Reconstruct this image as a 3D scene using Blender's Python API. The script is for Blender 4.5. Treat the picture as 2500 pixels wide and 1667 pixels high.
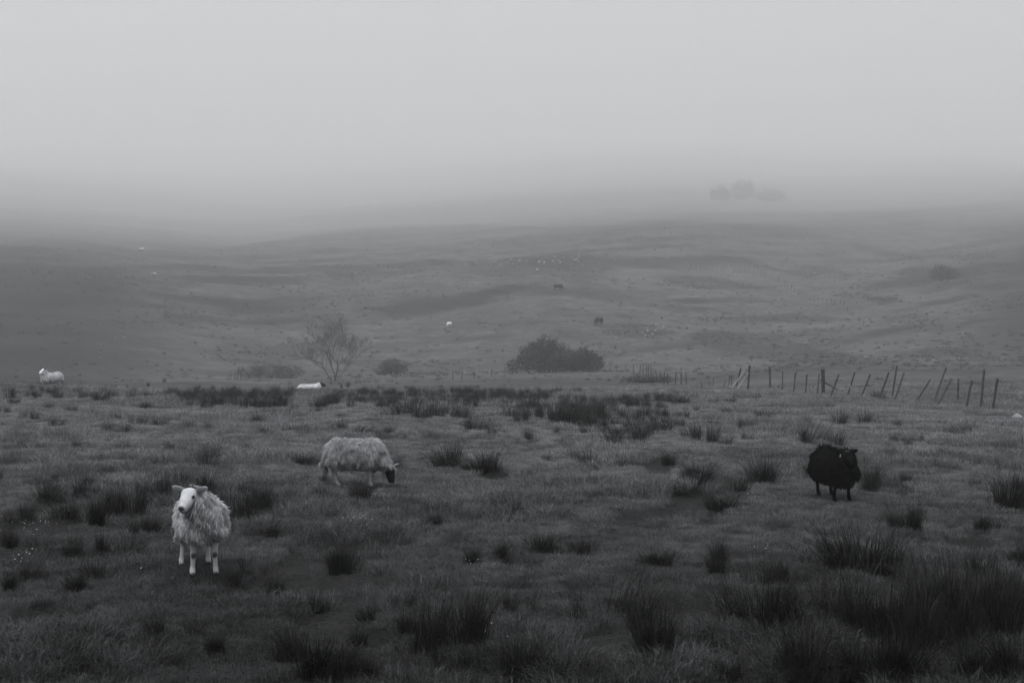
import bpy, math, random
import numpy as np
random.seed(7); RNG = np.random.default_rng(7)
for o in list(bpy.data.objects): bpy.data.objects.remove(o)
scene = bpy.context.scene
COL = scene.collection
R = math.radians

# ------------------------------------------------------------------ camera
F_PX, CX, HY, CAM_Z = 3472.0, 1250.0, 716.0, 3.0        # 50 mm lens on a 2500 px wide frame, horizon at row 716
cam = bpy.data.objects.new('camera', bpy.data.cameras.new('camera'))
COL.objects.link(cam)
cam.location = (0, 0, CAM_Z); cam.rotation_euler = (R(90), 0, 0)
cam.data.lens = 50; cam.data.sensor_width = 36
cam.data.shift_y = -(1667 / 2 - HY) / 2500.0
cam.data.clip_start = 0.1; cam.data.clip_end = 20000
scene.camera = cam

# ------------------------------------------------------------------ sky, sun, exposure
SUN_EL, SUN_AZ = 70.0, 215.0                              # sun high behind the cloud, over the photographer's shoulder
SKY_STRENGTH, SUN_STRENGTH, EXPOSURE = 0.12, 1.5, 0.84
world = bpy.data.worlds.new('World'); scene.world = world; world.use_nodes = True
nt = world.node_tree; nt.nodes.clear()
sky = nt.nodes.new('ShaderNodeTexSky'); sky.sky_type = 'NISHITA'; sky.sun_disc = False
sky.sun_elevation = R(SUN_EL); sky.sun_rotation = R(SUN_AZ)
sky.air_density = 1.6; sky.dust_density = 6.0; sky.ozone_density = 1.0
bw = nt.nodes.new('ShaderNodeRGBToBW')
tint = nt.nodes.new('ShaderNodeMixRGB'); tint.blend_type = 'MULTIPLY'; tint.inputs[0].default_value = 1.0
tint.inputs[2].default_value = (0.985, 1.0, 1.01, 1)
bg = nt.nodes.new('ShaderNodeBackground'); bg.inputs[1].default_value = SKY_STRENGTH
wo = nt.nodes.new('ShaderNodeOutputWorld')
nt.links.new(sky.outputs[0], bw.inputs[0]); nt.links.new(bw.outputs[0], tint.inputs[1])
nt.links.new(tint.outputs[0], bg.inputs[0]); nt.links.new(bg.outputs[0], wo.inputs[0])
sun = bpy.data.objects.new('sun', bpy.data.lights.new('sun', 'SUN')); COL.objects.link(sun)
sun.data.energy = SUN_STRENGTH; sun.data.angle = R(35); sun.data.color = (1.0, 0.995, 0.985)
sun.location = (0, 0, 60)
sun.rotation_euler = (R(SUN_EL - 90), 0, R(-SUN_AZ))       # azimuth counted from straight ahead, to the right
vs = scene.view_settings
vs.view_transform = 'Standard'; vs.look = 'None'; vs.exposure = EXPOSURE; vs.gamma = 1.0; vs.use_curve_mapping = False
scene.render.engine = 'CYCLES'
cy = scene.cycles
cy.use_denoising = True
try: cy.denoiser = 'OPENIMAGEDENOISE'; cy.denoising_input_passes = 'RGB_ALBEDO_NORMAL'
except Exception: pass
cy.max_bounces = 5; cy.diffuse_bounces = 2; cy.glossy_bounces = 1; cy.transmission_bounces = 2
cy.volume_bounces = 3; cy.transparent_max_bounces = 8; cy.caustics_reflective = False; cy.caustics_refractive = False
cy.use_adaptive_sampling = True; cy.adaptive_threshold = 0.015

HAZE_DENSITY, HAZE_ANISO = 0.0008, 0.2
CLOUD_DENSITY, CLOUD_BASE, CLOUD_TOP = 0.0013, 27.0, 245.0

# ------------------------------------------------------------------ noise
def _hash(ix, iy, seed):
    h = (ix.astype(np.int64) * 374761393 + iy.astype(np.int64) * 668265263 + seed * 1442695041) & 0xFFFFFFFF
    h = ((h ^ (h >> 13)) * 1274126177) & 0xFFFFFFFF
    h = ((h ^ (h >> 16)) * 2246822519) & 0xFFFFFFFF
    return ((h ^ (h >> 15)) & 0xFFFFFF) / float(0xFFFFFF)
def vnoise(x, y, seed=0):
    x = np.asarray(x, float); y = np.asarray(y, float)
    ix = np.floor(x); iy = np.floor(y); fx = x - ix; fy = y - iy
    fx = fx * fx * fx * (fx * (fx * 6 - 15) + 10); fy = fy * fy * fy * (fy * (fy * 6 - 15) + 10)
    a = _hash(ix, iy, seed); b = _hash(ix + 1, iy, seed); c = _hash(ix, iy + 1, seed); d = _hash(ix + 1, iy + 1, seed)
    return (a + (b - a) * fx + (c - a) * fy + (a - b - c + d) * fx * fy) * 2 - 1
def fbm(x, y, seed=0, octaves=4):
    s = 0; a = 1.0; t = 0
    for k in range(octaves):
        c, sn = math.cos(k * 1.1), math.sin(k * 1.1)
        s = s + a * vnoise(c * x - sn * y, sn * x + c * y, seed + k * 17); t += a; a *= 0.5
        x = x * 2.03; y = y * 2.03
    return s / t
def smooth(a, b, x):
    t = np.clip((x - a) / (b - a), 0, 1); return t * t * (3 - 2 * t)

# ------------------------------------------------------------------ terrain profile: column -> (metres away, row where the ground is seen)
NEAR = [(3, 4188), (6, 2452), (10, 1757.6), (15, 1410.4), (20, 1236.8), (25, 1132.6), (30, 1063.2)]
def far(k=1.0, dy=0):
    p = ((500, 600), (600, 562), (720, 522), (860, 482), (1040, 443), (1300, 408), (1750, 378))
    return [(d * k, y + dy) for d, y in p] + [(2750, 352)]
LEFT = [(36, 1006), (45, 962), (52, 949), (58, 946), (70, 962), (85, 980), (110, 962), (135, 938), (165, 900), (200, 855), (232, 795), (268, 725),
        (312, 672), (365, 640)] + far(0.86, 20)
RIGHT = [(36, 1030), (44, 1000), (50, 985), (60, 958), (80, 922), (110, 898), (130, 890), (150, 893), (185, 872), (215, 820), (245, 768), (280, 722),
         (325, 672), (375, 640)] + far(0.88, 10)
COLUMNS = [
    (-900, LEFT), (0, LEFT),
    (300, [(36, 1006), (45, 963), (52, 951), (57, 949), (70, 965), (85, 972), (100, 942), (112, 928), (125, 940), (150, 945), (180, 905), (210, 860), (240, 800),
           (275, 725), (320, 685), (380, 655)] + far(0.93, 36)),
    (600, [(36, 1008), (45, 970), (50, 963), (56, 962), (70, 980), (85, 980), (100, 945), (112, 930), (125, 945), (160, 950), (200, 915), (230, 875), (265, 805),
           (305, 735), (355, 680), (430, 662)] + far(1.0, 46)),
    (1000, [(36, 1010), (45, 975), (50, 967), (60, 958), (75, 953), (90, 944), (120, 931), (150, 923), (180, 915), (215, 908), (240, 860), (265, 800),
            (300, 735), (340, 692), (400, 660)] + far(1.0, 28)),
    (1350, [(36, 1011), (45, 977), (50, 968), (60, 959), (75, 951), (90, 944), (120, 928), (150, 917), (190, 908), (215, 903), (235, 850), (255, 785),
            (300, 708), (340, 672), (400, 640)] + far(1.0, 4)),
    (1700, [(36, 1015), (45, 985), (55, 968), (65, 955), (78, 948), (95, 941), (120, 929), (140, 916), (165, 905), (190, 902), (225, 850), (260, 800),
            (300, 745), (340, 705), (400, 650)] + far(1.0, -18)),
    (2000, [(36, 1022), (44, 992), (55, 972), (65, 958), (80, 938), (110, 908), (140, 889), (160, 892), (200, 880), (230, 850), (270, 800), (310, 755),
            (350, 725), (400, 680), (450, 645)] + far(1.0, 4)),
    (2250, [(36, 1026), (44, 996), (55, 975), (70, 945), (90, 918), (120, 897), (140, 888), (165, 890), (200, 865), (240, 815), (280, 760), (330, 703),
            (380, 665), (420, 640), (470, 636)] + [(560, 612)] + far(0.95, 4)[2:]),
    (2500, RIGHT), (3400, RIGHT)]
AZ_C = np.array([math.atan((c - CX) / F_PX) for c, _ in COLUMNS])
LD = np.linspace(math.log(2.0), math.log(2750.0), 700)
AZT = np.linspace(-0.60, 0.60, 401)
def _table():
    cols = []
    for (px, prof), az in zip(COLUMNS, AZ_C):
        p = NEAR + prof
        d = np.array([q[0] for q in p], float); y = np.array([q[1] for q in p], float)
        z = CAM_Z - (y - HY) / F_PX * d
        z[d <= 30] = 0.0
        zz = np.interp(LD, np.log(d), z)
        k = np.hanning(23); k /= k.sum()
        zz = np.convolve(np.pad(zz, 11, 'edge'), k, 'valid')
        cols.append(zz)
    cols = np.array(cols)
    T = np.stack([np.interp(AZT, AZ_C, cols[:, j]) for j in range(len(LD))], 1)
    k = np.hanning(41); k /= k.sum()
    Tp = np.pad(T, ((20, 20), (0, 0)), 'edge')
    return np.stack([np.convolve(Tp[:, j], k, 'valid') for j in range(len(LD))], 1)
ZT = _table()
def ground_base(x, y):
    x = np.asarray(x, float); y = np.asarray(y, float)
    r = np.hypot(x, y); az = np.clip(np.arctan2(x, y), -0.60, 0.60)
    dep = np.maximum(r * np.cos(az), 2.0)
    fi = np.clip((az + 0.60) / 1.20 * 400, 0, 399.999); fj = np.clip((np.log(dep) - LD[0]) / (LD[-1] - LD[0]) * 699, 0, 698.999)
    i = fi.astype(int); j = fj.astype(int); a = fi - i; b = fj - j
    return ZT[i, j] * (1 - a) * (1 - b) + ZT[i + 1, j] * a * (1 - b) + ZT[i, j + 1] * (1 - a) * b + ZT[i + 1, j + 1] * a * b
def mud_mask(x, y):
    """bare peaty hollows between the grass, trodden by the flock"""
    n = fbm(x * 1.2, y * 0.75, 41, 4) + 0.16 * fbm(x * 0.2, y * 0.2, 57, 2)
    m = smooth(0.09, 0.22, n - 0.14 * smooth(20, 32, np.hypot(x, y)))
    return m * (1 - smooth(30, 42, np.hypot(x, y)))
def ledge(x, y):
    """banks and terraces running roughly along the slope"""
    w = 14 * fbm(x * 0.01, y * 0.01, 31, 3)
    n = fbm((x + w) * 0.011 + y * 0.004, (y + w) * 0.030 - x * 0.019, 33, 4)
    return np.tanh(n * 3.0)
def ground_z(x, y):
    r = np.hypot(x, y)
    z = ground_base(x, y)
    near = 1 - smooth(35, 80, r)
    z = z + near * (0.06 * fbm(x * 0.9, y * 0.9, 3, 3) + 0.06 * fbm(x * 0.22, y * 0.22, 9, 2)) - 0.10 * mud_mask(x, y) * (1 + 0.5 * fbm(x * 5.0, y * 5.0, 67, 2))
    mid = smooth(40, 90, r) * (1 - smooth(180, 260, r))
    z = z + mid * 0.18 * fbm(x * 0.12, y * 0.12, 21, 4)
    hill = smooth(190, 330, r)
    far = smooth(300, 900, r)
    z = z + hill * (1.0 - 0.75 * far) * 1.35 * ledge(x, y) + smooth(30, 45, r) * (1 - smooth(70, 90, r)) * 0.16 * fbm(x * 0.13, y * 0.2, 23, 3)
    z = z + hill * (0.5 * np.abs(fbm(x * 0.035, y * 0.06, 71, 4)) + 0.35 * fbm(x * 0.16, y * 0.2, 75, 3)) + far * 4 * fbm(x * 0.004, y * 0.006, 83, 4) * (1 - 0.7 * smooth(1200, 2500, r))
    return z
def gz(x, y): return float(ground_z(np.array([x]), np.array([y]))[0])
def hit(px, py, dmin=6.0, dmax=2650.0):
    """the ground point seen at a place in the photograph, looking past dmin metres"""
    d = np.exp(np.linspace(math.log(dmin), math.log(dmax), 420))
    for _ in range(2):
        x = (px - CX) / F_PX * d; z = CAM_Z - (py - HY) / F_PX * d
        below = ground_z(x, d) > z
        k = int(np.argmax(below)) if below.any() else len(d) - 1
        if _ == 0: d = np.linspace(d[max(k - 1, 0)], d[k], 24)
    return float(x[k]), float(d[k]), gz(x[k], d[k])
def hit_many(px, py, dmin=6.0, dmax=2650.0):
    px = np.asarray(px, float)[:, None]; py = np.asarray(py, float)[:, None]; n = len(px)
    d = np.tile(np.exp(np.linspace(math.log(dmin), math.log(dmax), 260))[None], (n, 1)); rows = np.arange(n)
    for step in range(2):
        x = (px - CX) / F_PX * d; z = CAM_Z - (py - HY) / F_PX * d
        below = ground_z(x.ravel(), d.ravel()).reshape(d.shape) > z
        k = np.where(below.any(1), below.argmax(1), d.shape[1] - 1)
        if step == 0: d = d[rows, np.maximum(k - 1, 0)][:, None] + (d[rows, k] - d[rows, np.maximum(k - 1, 0)])[:, None] * np.linspace(0, 1, 16)[None]
    X, Y = x[rows, k], d[rows, k]; return np.stack([X, Y, ground_z(X, Y)], 1)
def at(px, py, d): return ((px - CX) / F_PX * d, d, CAM_Z - (py - HY) / F_PX * d)

# ------------------------------------------------------------------ helpers
def tag(o, label=None, category=None, group=None, kind=None):
    if label: o['label'] = label
    if category: o['category'] = category
    if group: o['group'] = group
    if kind: o['kind'] = kind
    return o
def mesh_data(name, V, faces, attrs=None, smooth_shade=True):
    """faces: list of (n,k) index arrays"""
    V = np.asarray(V, np.float32).reshape(-1, 3)
    me = bpy.data.meshes.new(name); me.vertices.add(len(V)); me.vertices.foreach_set('co', V.ravel())
    faces = [np.asarray(f, np.int32) for f in faces if len(f)]
    loops = np.concatenate([f.ravel() for f in faces]); tot = np.concatenate([np.full(len(f), f.shape[1], np.int32) for f in faces])
    start = np.concatenate([[0], np.cumsum(tot)[:-1]]).astype(np.int32)
    me.loops.add(len(loops)); me.loops.foreach_set('vertex_index', loops)
    me.polygons.add(len(tot)); me.polygons.foreach_set('loop_start', start); me.polygons.foreach_set('loop_total', tot)
    me.polygons.foreach_set('use_smooth', np.full(len(tot), bool(smooth_shade)))
    me.update(calc_edges=True); me.validate(clean_customdata=False)
    for k, v in (attrs or {}).items():
        a = me.attributes.new(k, 'FLOAT', 'POINT'); a.data.foreach_set('value', np.asarray(v, np.float32))
    return me
def obj(name, me, mat=None, parent=None, loc=None, rz=None):
    o = bpy.data.objects.new(name, me); COL.objects.link(o)
    if mat is not None and me is not None and not me.materials: me.materials.append(mat)
    if parent is not None: o.parent = parent
    if loc is not None: o.location = loc
    if rz is not None: o.rotation_euler = (0, 0, rz)
    return o
def empty(name, loc, rz=0.0):
    o = bpy.data.objects.new(name, None); COL.objects.link(o); o.location = loc; o.rotation_euler = (0, 0, rz)
    o.empty_display_size = 0.2
    return o
class Tubes:
    """collects tapered tubes in one mesh"""
    def __init__(s): s.V = []; s.Q = []; s.T = []; s.n = 0; s.S = []
    def add(s, pts, radii, sides=4, cap=True, shade=0.5):
        pts = [np.array(p, float) for p in pts]; n = len(pts)
        base = s.n
        for i, p in enumerate(pts):
            d = pts[min(i + 1, n - 1)] - pts[max(i - 1, 0)]; d /= (np.linalg.norm(d) + 1e-9)
            a = np.cross(d, (0, 0, 1.0) if abs(d[2]) < 0.9 else (1.0, 0, 0)); a /= np.linalg.norm(a); b = np.cross(d, a)
            for k in range(sides):
                t = 2 * math.pi * k / sides
                s.V.append(p + radii[i] * (a * math.cos(t) + b * math.sin(t))); s.S.append(shade)
        for i in range(n - 1):
            for k in range(sides):
                k2 = (k + 1) % sides; s.Q.append((base + i * sides + k, base + i * sides + k2, base + (i + 1) * sides + k2, base + (i + 1) * sides + k))
        s.n += n * sides
        if cap:
            for i, rev in ((0, True), (n - 1, False)):
                for k in range(1, sides - 1):
                    t = (base + i * sides, base + i * sides + k, base + i * sides + k + 1)
                    s.T.append(t[::-1] if rev else t)
    def mesh(s, name, smooth_shade=True):
        return mesh_data(name, s.V, [s.Q, s.T], {'shade': s.S}, smooth_shade)

# ------------------------------------------------------------------ materials (the photograph is black and white: every colour is a grey)
def new_mat(name):
    m = bpy.data.materials.new(name); m.use_nodes = True; m.node_tree.nodes.clear(); return m
def N(m, t, **kw):
    n = m.node_tree.nodes.new(t)
    for k, v in kw.items(): setattr(n, k, v)
    return n
def L(m, a, b): m.node_tree.links.new(a, b)
def noise_node(m, vec, scale, detail=4.0, rough=0.6, stretch=None):
    if stretch is not None:
        mp = N(m, 'ShaderNodeMapping'); mp.inputs['Scale'].default_value = stretch; L(m, vec, mp.inputs['Vector']); vec = mp.outputs[0]
    n = N(m, 'ShaderNodeTexNoise'); n.inputs['Scale'].default_value = scale; n.inputs['Detail'].default_value = detail
    n.inputs['Roughness'].default_value = rough; L(m, vec, n.inputs['Vector']); return n.outputs['Fac']
def remap(m, v, a, b, c, d):
    n = N(m, 'ShaderNodeMapRange'); n.inputs[1].default_value = a; n.inputs[2].default_value = b
    n.inputs[3].default_value = c; n.inputs[4].default_value = d; L(m, v, n.inputs[0]); return n.outputs[0]
def math_node(m, op, a, b):
    n = N(m, 'ShaderNodeMath', operation=op)
    for i, v in enumerate((a, b)):
        if isinstance(v, (int, float)): n.inputs[i].default_value = v
        else: L(m, v, n.inputs[i])
    return n.outputs[0]
def grey(m, v):
    c = N(m, 'ShaderNodeCombineColor')
    L(m, math_node(m, 'MULTIPLY', v, 0.975), c.inputs[0]); L(m, math_node(m, 'MULTIPLY', v, 0.995), c.inputs[1]); L(m, math_node(m, 'MULTIPLY', v, 1.04), c.inputs[2])
    return c.outputs[0]
def mixf(m, fac, a, b):
    n = N(m, 'ShaderNodeMix', data_type='FLOAT')
    for s, v in ((0, fac), (2, a), (3, b)):
        if isinstance(v, (int, float)): n.inputs[s].default_value = v
        else: L(m, v, n.inputs[s])
    return n.outputs[0]
def finish(m, col, rough=0.9, bump=None, bump_d=0.02, spec=0.15, translucent=0.0):
    p = N(m, 'ShaderNodeBsdfPrincipled'); p.inputs['Roughness'].default_value = rough; p.inputs['Specular IOR Level'].default_value = spec
    L(m, col, p.inputs['Base Color']); out = N(m, 'ShaderNodeOutputMaterial'); sh = p.outputs[0]
    if bump is not None:
        b = N(m, 'ShaderNodeBump'); b.inputs['Distance'].default_value = bump_d; b.inputs['Strength'].default_value = 0.8
        L(m, bump, b.inputs['Height']); L(m, b.outputs[0], p.inputs['Normal'])
    if translucent:
        t = N(m, 'ShaderNodeBsdfTranslucent'); L(m, col, t.inputs[0]); mx = N(m, 'ShaderNodeMixShader'); mx.inputs[0].default_value = translucent
        L(m, sh, mx.inputs[1]); L(m, t.outputs[0], mx.inputs[2]); sh = mx.outputs[0]
    L(m, sh, out.inputs[0]); return m
def attr(m, name): 
    a = N(m, 'ShaderNodeAttribute', attribute_name=name); return a.outputs['Fac']
def pos(m): return N(m, 'ShaderNodeNewGeometry').outputs['Position']

GRASS_V = 0.165
def near_falloff(m, P):
    """light falloff painted into the colour: darker towards the camera, with a ragged edge"""
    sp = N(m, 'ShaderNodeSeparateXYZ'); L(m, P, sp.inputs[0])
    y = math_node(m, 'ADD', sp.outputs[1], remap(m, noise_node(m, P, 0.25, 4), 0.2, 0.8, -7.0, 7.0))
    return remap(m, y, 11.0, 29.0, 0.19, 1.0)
def mat_pasture():
    m = new_mat('pasture turf'); P = pos(m)
    a = noise_node(m, P, 0.35, 4); b = noise_node(m, P, 7.0, 6, 0.7)
    v = math_node(m, 'MULTIPLY', remap(m, a, 0.3, 0.7, 0.55, 1.2), remap(m, b, 0.3, 0.75, 0.45, 1.35))
    v = math_node(m, 'MULTIPLY', v, GRASS_V * 0.7)
    v = math_node(m, 'MULTIPLY', v, near_falloff(m, P))
    c = noise_node(m, P, 22.0, 6, 0.7)
    v = mixf(m, attr(m, 'mud'), v, remap(m, c, 0.35, 0.7, 0.003, 0.03))
    return finish(m, grey(m, v), 0.95, c, 0.08)
def mat_hill():
    m = new_mat('hill grass and bracken'); P = pos(m)
    a = noise_node(m, P, 0.05, 8, 0.7, (1, 1.6, 1)); b = noise_node(m, P, 0.6, 6, 0.8); c = noise_node(m, P, 0.004, 3)
    v = math_node(m, 'MULTIPLY', remap(m, a, 0.35, 0.68, 1.2, 0.62), remap(m, b, 0.3, 0.7, 0.4, 1.55))
    v = math_node(m, 'MULTIPLY', v, remap(m, c, 0.35, 0.65, 0.85, 1.1))
    v = math_node(m, 'MULTIPLY', v, remap(m, noise_node(m, P, 0.16, 7, 0.75), 0.3, 0.7, 0.5, 1.4))
    v = math_node(m, 'MULTIPLY', v, 0.066)
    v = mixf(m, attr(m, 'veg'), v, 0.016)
    return finish(m, grey(m, v), 1.0, b, 0.3)
def mat_blades(name, base, var=0.9, transl=0.3):
    m = new_mat(name); P = pos(m)
    a = noise_node(m, P, 0.30, 4); b = noise_node(m, P, 2.2, 3)
    v = math_node(m, 'MULTIPLY', remap(m, a, 0.3, 0.7, 0.6, 1.25), remap(m, b, 0.3, 0.7, 0.5, 1.4))
    v = math_node(m, 'MULTIPLY', v, remap(m, attr(m, 'shade'), 0, 1, 1 - 0.6 * var, 1 + var))
    v = math_node(m, 'MULTIPLY', v, base)
    v = math_node(m, 'MULTIPLY', v, near_falloff(m, P))
    return finish(m, grey(m, v), 0.55, None, spec=0.3, translucent=transl)
def mat_shade(name, base, var=0.6, rough=0.9, scale=6.0, transl=0.0, bump=0.0):
    m = new_mat(name); tc = N(m, 'ShaderNodeTexCoord').outputs['Object']
    b = noise_node(m, tc, scale, 5, 0.65)
    v = math_node(m, 'MULTIPLY', remap(m, b, 0.3, 0.7, 1 - var * 0.6, 1 + var * 0.6), remap(m, attr(m, 'shade'), 0, 1, 1 - var, 1 + var))
    v = math_node(m, 'MULTIPLY', v, base)
    return finish(m, grey(m, v), rough, b if bump else None, bump, translucent=transl)
def mat_coat():
    """coat colour of an animal is stored per vertex: fleece, bare face, muzzle, hooves"""
    m = new_mat('animal coat'); tc = N(m, 'ShaderNodeTexCoord').outputs['Object']
    b = noise_node(m, tc, 9.0, 5, 0.7)
    v = math_node(m, 'MULTIPLY', attr(m, 'shade'), remap(m, b, 0.3, 0.7, 0.82, 1.12))
    return finish(m, grey(m, v), 0.95, b, 0.01, spec=0.03, translucent=0.0)
M = dict(pasture=mat_pasture(), hill=mat_hill(), grass=mat_blades('grazed grass', GRASS_V), rush=mat_blades('rush stems', 0.026, 0.8, 0.2),
         coat=mat_coat(), post=mat_shade('weathered fence timber', 0.055, 0.5, 0.9, 14.0, bump=0.01), pale_wood=mat_shade('split pale timber', 0.22, 0.3, 0.9, 14.0),
         leaf=mat_shade('dark scrub leaves', 0.042, 0.6, 0.8, 0.8, 0.25), leaf_hazed=mat_shade('haze-paled leaves', 0.068, 0.5, 0.8, 0.8, 0.25), bark=mat_shade('grey bark', 0.06, 0.4, 0.9, 3.0),  # the paler leaves have haze painted into their colour
         twig=mat_shade('bare twigs', 0.085, 0.5, 0.9, 1.0), stone=mat_shade('lichened stone', 0.19, 0.4, 0.95, 2.5, bump=0.02),
         wire=mat_shade('dull wire', 0.12, 0.2, 0.6, 3.0), petal=mat_shade('white petals', 0.6, 0.2, 0.8, 3.0), eye=mat_shade('dark eye', 0.01, 0.2, 0.15, 3.0),
         horn=mat_shade('ringed horn', 0.24, 0.4, 0.6, 30.0), tagm=mat_shade('plastic ear tag', 0.3, 0.1, 0.4, 3.0), tussock=mat_shade('moor grass tussocks', 0.06, 0.5, 0.95, 1.0), scrub=mat_shade('heather and bracken', 0.06, 0.6, 0.95, 1.2))

# ------------------------------------------------------------------ ground: one continuous sheet, cut where the valley hides the join
# hill vegetation: dark banks, gullies and outcrops (column, row, width, height, strength)
PATCHES = [(1320, 640, 420, 52, .75), (1000, 655, 300, 26, .5), (860, 672, 170, 26, .5), (1720, 690, 270, 34, .8), (2010, 668, 200, 26, .8), (1850, 652, 330, 14, .6),
           (2225, 632, 120, 60, .8), (1560, 808, 170, 40, .6), (1740, 782, 150, 24, .4), (1770, 832, 190, 50, .7), (1960, 872, 260, 44, .6), (2160, 732, 110, 22, .9),
           (2250, 785, 150, 60, .5), (2340, 862, 160, 40, .6), (1120, 832, 280, 12, .5), (1230, 792, 230, 9, .5), (1010, 888, 320, 18, .5), (1290, 870, 500, 10, .4),
           (800, 742, 260, 30, .4), (430, 690, 110, 150, .5), (335, 720, 50, 220, .5), (620, 868, 260, 44, .5), (80, 760, 260, 260, .8), (150, 640, 200, 140, .6), (2440, 690, 200, 200, .7), (2460, 790, 200, 90, .6),  # broad patches at either edge paint falloff of light as dark vegetation
           (1480, 772, 180, 10, .4), (1600, 745, 160, 10, .35), (1500, 560, 200, 12, .4), (1300, 590, 260, 12, .4), (1900, 560, 260, 26, .35), (2080, 720, 90, 20, .5)]
PW = []
for (px, py, w, h, s) in PATCHES:
    x, d, z = hit(px, py, 150); d0 = hit(px, py + h / 2, 150)[1]; d1 = hit(px, py - h / 2, 150)[1]
    PW.append((x, d, w / 2 * d / F_PX, max(2.0, min((d1 - d0) / 2, 90.0)), s))
def veg_mask(x, y):
    v = np.zeros_like(x)
    wob = 0.5 * fbm(x * 0.05, y * 0.07, 91, 4)
    for (cx, cyy, rx, ry, s) in PW:
        q = np.sqrt(((x - cx) / rx) ** 2 + ((y - cyy) / ry) ** 2) + wob
        v = np.maximum(v, s * (1 - smooth(0.75, 1.1, q)))
    v = v * (0.65 + 0.7 * np.clip(fbm(x * 0.15, y * 0.2, 95, 3) + 0.4, 0, 1))
    st = fbm(x * 0.03 + y * 0.006, y * 0.05 - x * 0.018, 97, 5)
    az = np.arctan2(x, y); rr = np.hypot(x, y)                 # falloff of light painted as darker colour on both side slopes
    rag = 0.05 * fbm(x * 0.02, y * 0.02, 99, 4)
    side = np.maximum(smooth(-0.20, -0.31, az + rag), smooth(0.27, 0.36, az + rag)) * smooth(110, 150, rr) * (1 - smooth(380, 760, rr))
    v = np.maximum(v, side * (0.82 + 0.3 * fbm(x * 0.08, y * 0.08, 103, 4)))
    steep = (ledge(x, y + 4.0) - ledge(x, y - 4.0)) / 8.0       # heather and bracken keep to the steep faces of the banks
    v = np.maximum(v, 0.85 * smooth(0.015, 0.09, steep + 0.03 * fbm(x * 0.1, y * 0.1, 105, 3)) * smooth(180, 260, rr) * (1 - 0.7 * smooth(420, 700, rr)))
    return np.clip(np.maximum(v, 0.3 * smooth(0.22, 0.5, st)), 0, 1)
def build_ground():
    fine = np.linspace(-R(23), R(23), 600)
    coarse = np.concatenate([np.linspace(R(23), math.pi, 40)[1:]])
    az = np.concatenate([-coarse[::-1][:-1], fine, coarse[:-1], [math.pi]])
    az = np.unique(az)
    r1 = np.concatenate([[0.5, 2, 4], np.exp(np.linspace(math.log(6), math.log(74), 300))])
    r2 = np.exp(np.linspace(math.log(74), math.log(2700), 330))
    for name, rr, mat in (('pasture', r1, M['pasture']), ('hillside', r2, M['hill'])):
        A, RR = np.meshgrid(az, rr); X = np.sin(A) * RR; Y = np.cos(A) * RR
        Z = ground_z(X.ravel(), Y.ravel())
        n, k = len(rr), len(az)
        I = np.arange(n * k).reshape(n, k)
        q = np.stack([I[:-1, :-1], I[:-1, 1:], I[1:, 1:], I[1:, :-1]], -1).reshape(-1, 4)[:, ::-1]
        wrap = np.stack([I[:-1, -1], I[:-1, 0], I[1:, 0], I[1:, -1]], -1).reshape(-1, 4)[:, ::-1]
        V = np.stack([X.ravel(), Y.ravel(), Z], 1)
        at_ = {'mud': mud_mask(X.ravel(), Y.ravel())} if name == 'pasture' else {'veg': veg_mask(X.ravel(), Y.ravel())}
        o = obj(name, mesh_data(name, V, [q, wrap], at_), mat); tag(o, kind='structure')
build_ground()

# ------------------------------------------------------------------ grass: a carpet of small tufts nobody could count
def blade_set(n, radius, h0, h1, w, lean, seed, curve=0.5, lump=None):
    rg = np.random.default_rng(seed)
    V = []; T = []; S = []
    for i in range(n):
        a = rg.uniform(0, 2 * math.pi); rr = radius * math.sqrt(rg.uniform(0, 1))
        bx, by = rr * math.cos(a), rr * math.sin(a)
        h = rg.uniform(h0, h1); la = a + rg.normal(0, 0.9); l = abs(rg.normal(0, lean)) + lean * 0.5 * rr / max(radius, 1e-6)
        dx, dy = math.cos(la) * l * h, math.sin(la) * l * h
        t = rg.uniform(0, math.pi); wx, wy = math.cos(t) * w / 2, math.sin(t) * w / 2
        s = rg.uniform(0, 1) ** 1.3
        b = len(V)
        V += [(bx - wx, by - wy, -0.02), (bx + wx, by + wy, -0.02),
              (bx + dx * (0.5 - 0.3 * curve) - wx * .8, by + dy * (0.5 - 0.3 * curve) - wy * .8, h * 0.55), (bx + dx * (0.5 - 0.3 * curve) + wx * .8, by + dy * (0.5 - 0.3 * curve) + wy * .8, h * 0.55),
              (bx + dx, by + dy, h * (1 - 0.25 * min(l, 1.5)))]
        S += [s] * 5; T += [(b, b + 1, b + 3), (b, b + 3, b + 2), (b + 2, b + 3, b + 4)]
    return np.array(V), np.array(T), np.array(S)
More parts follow.
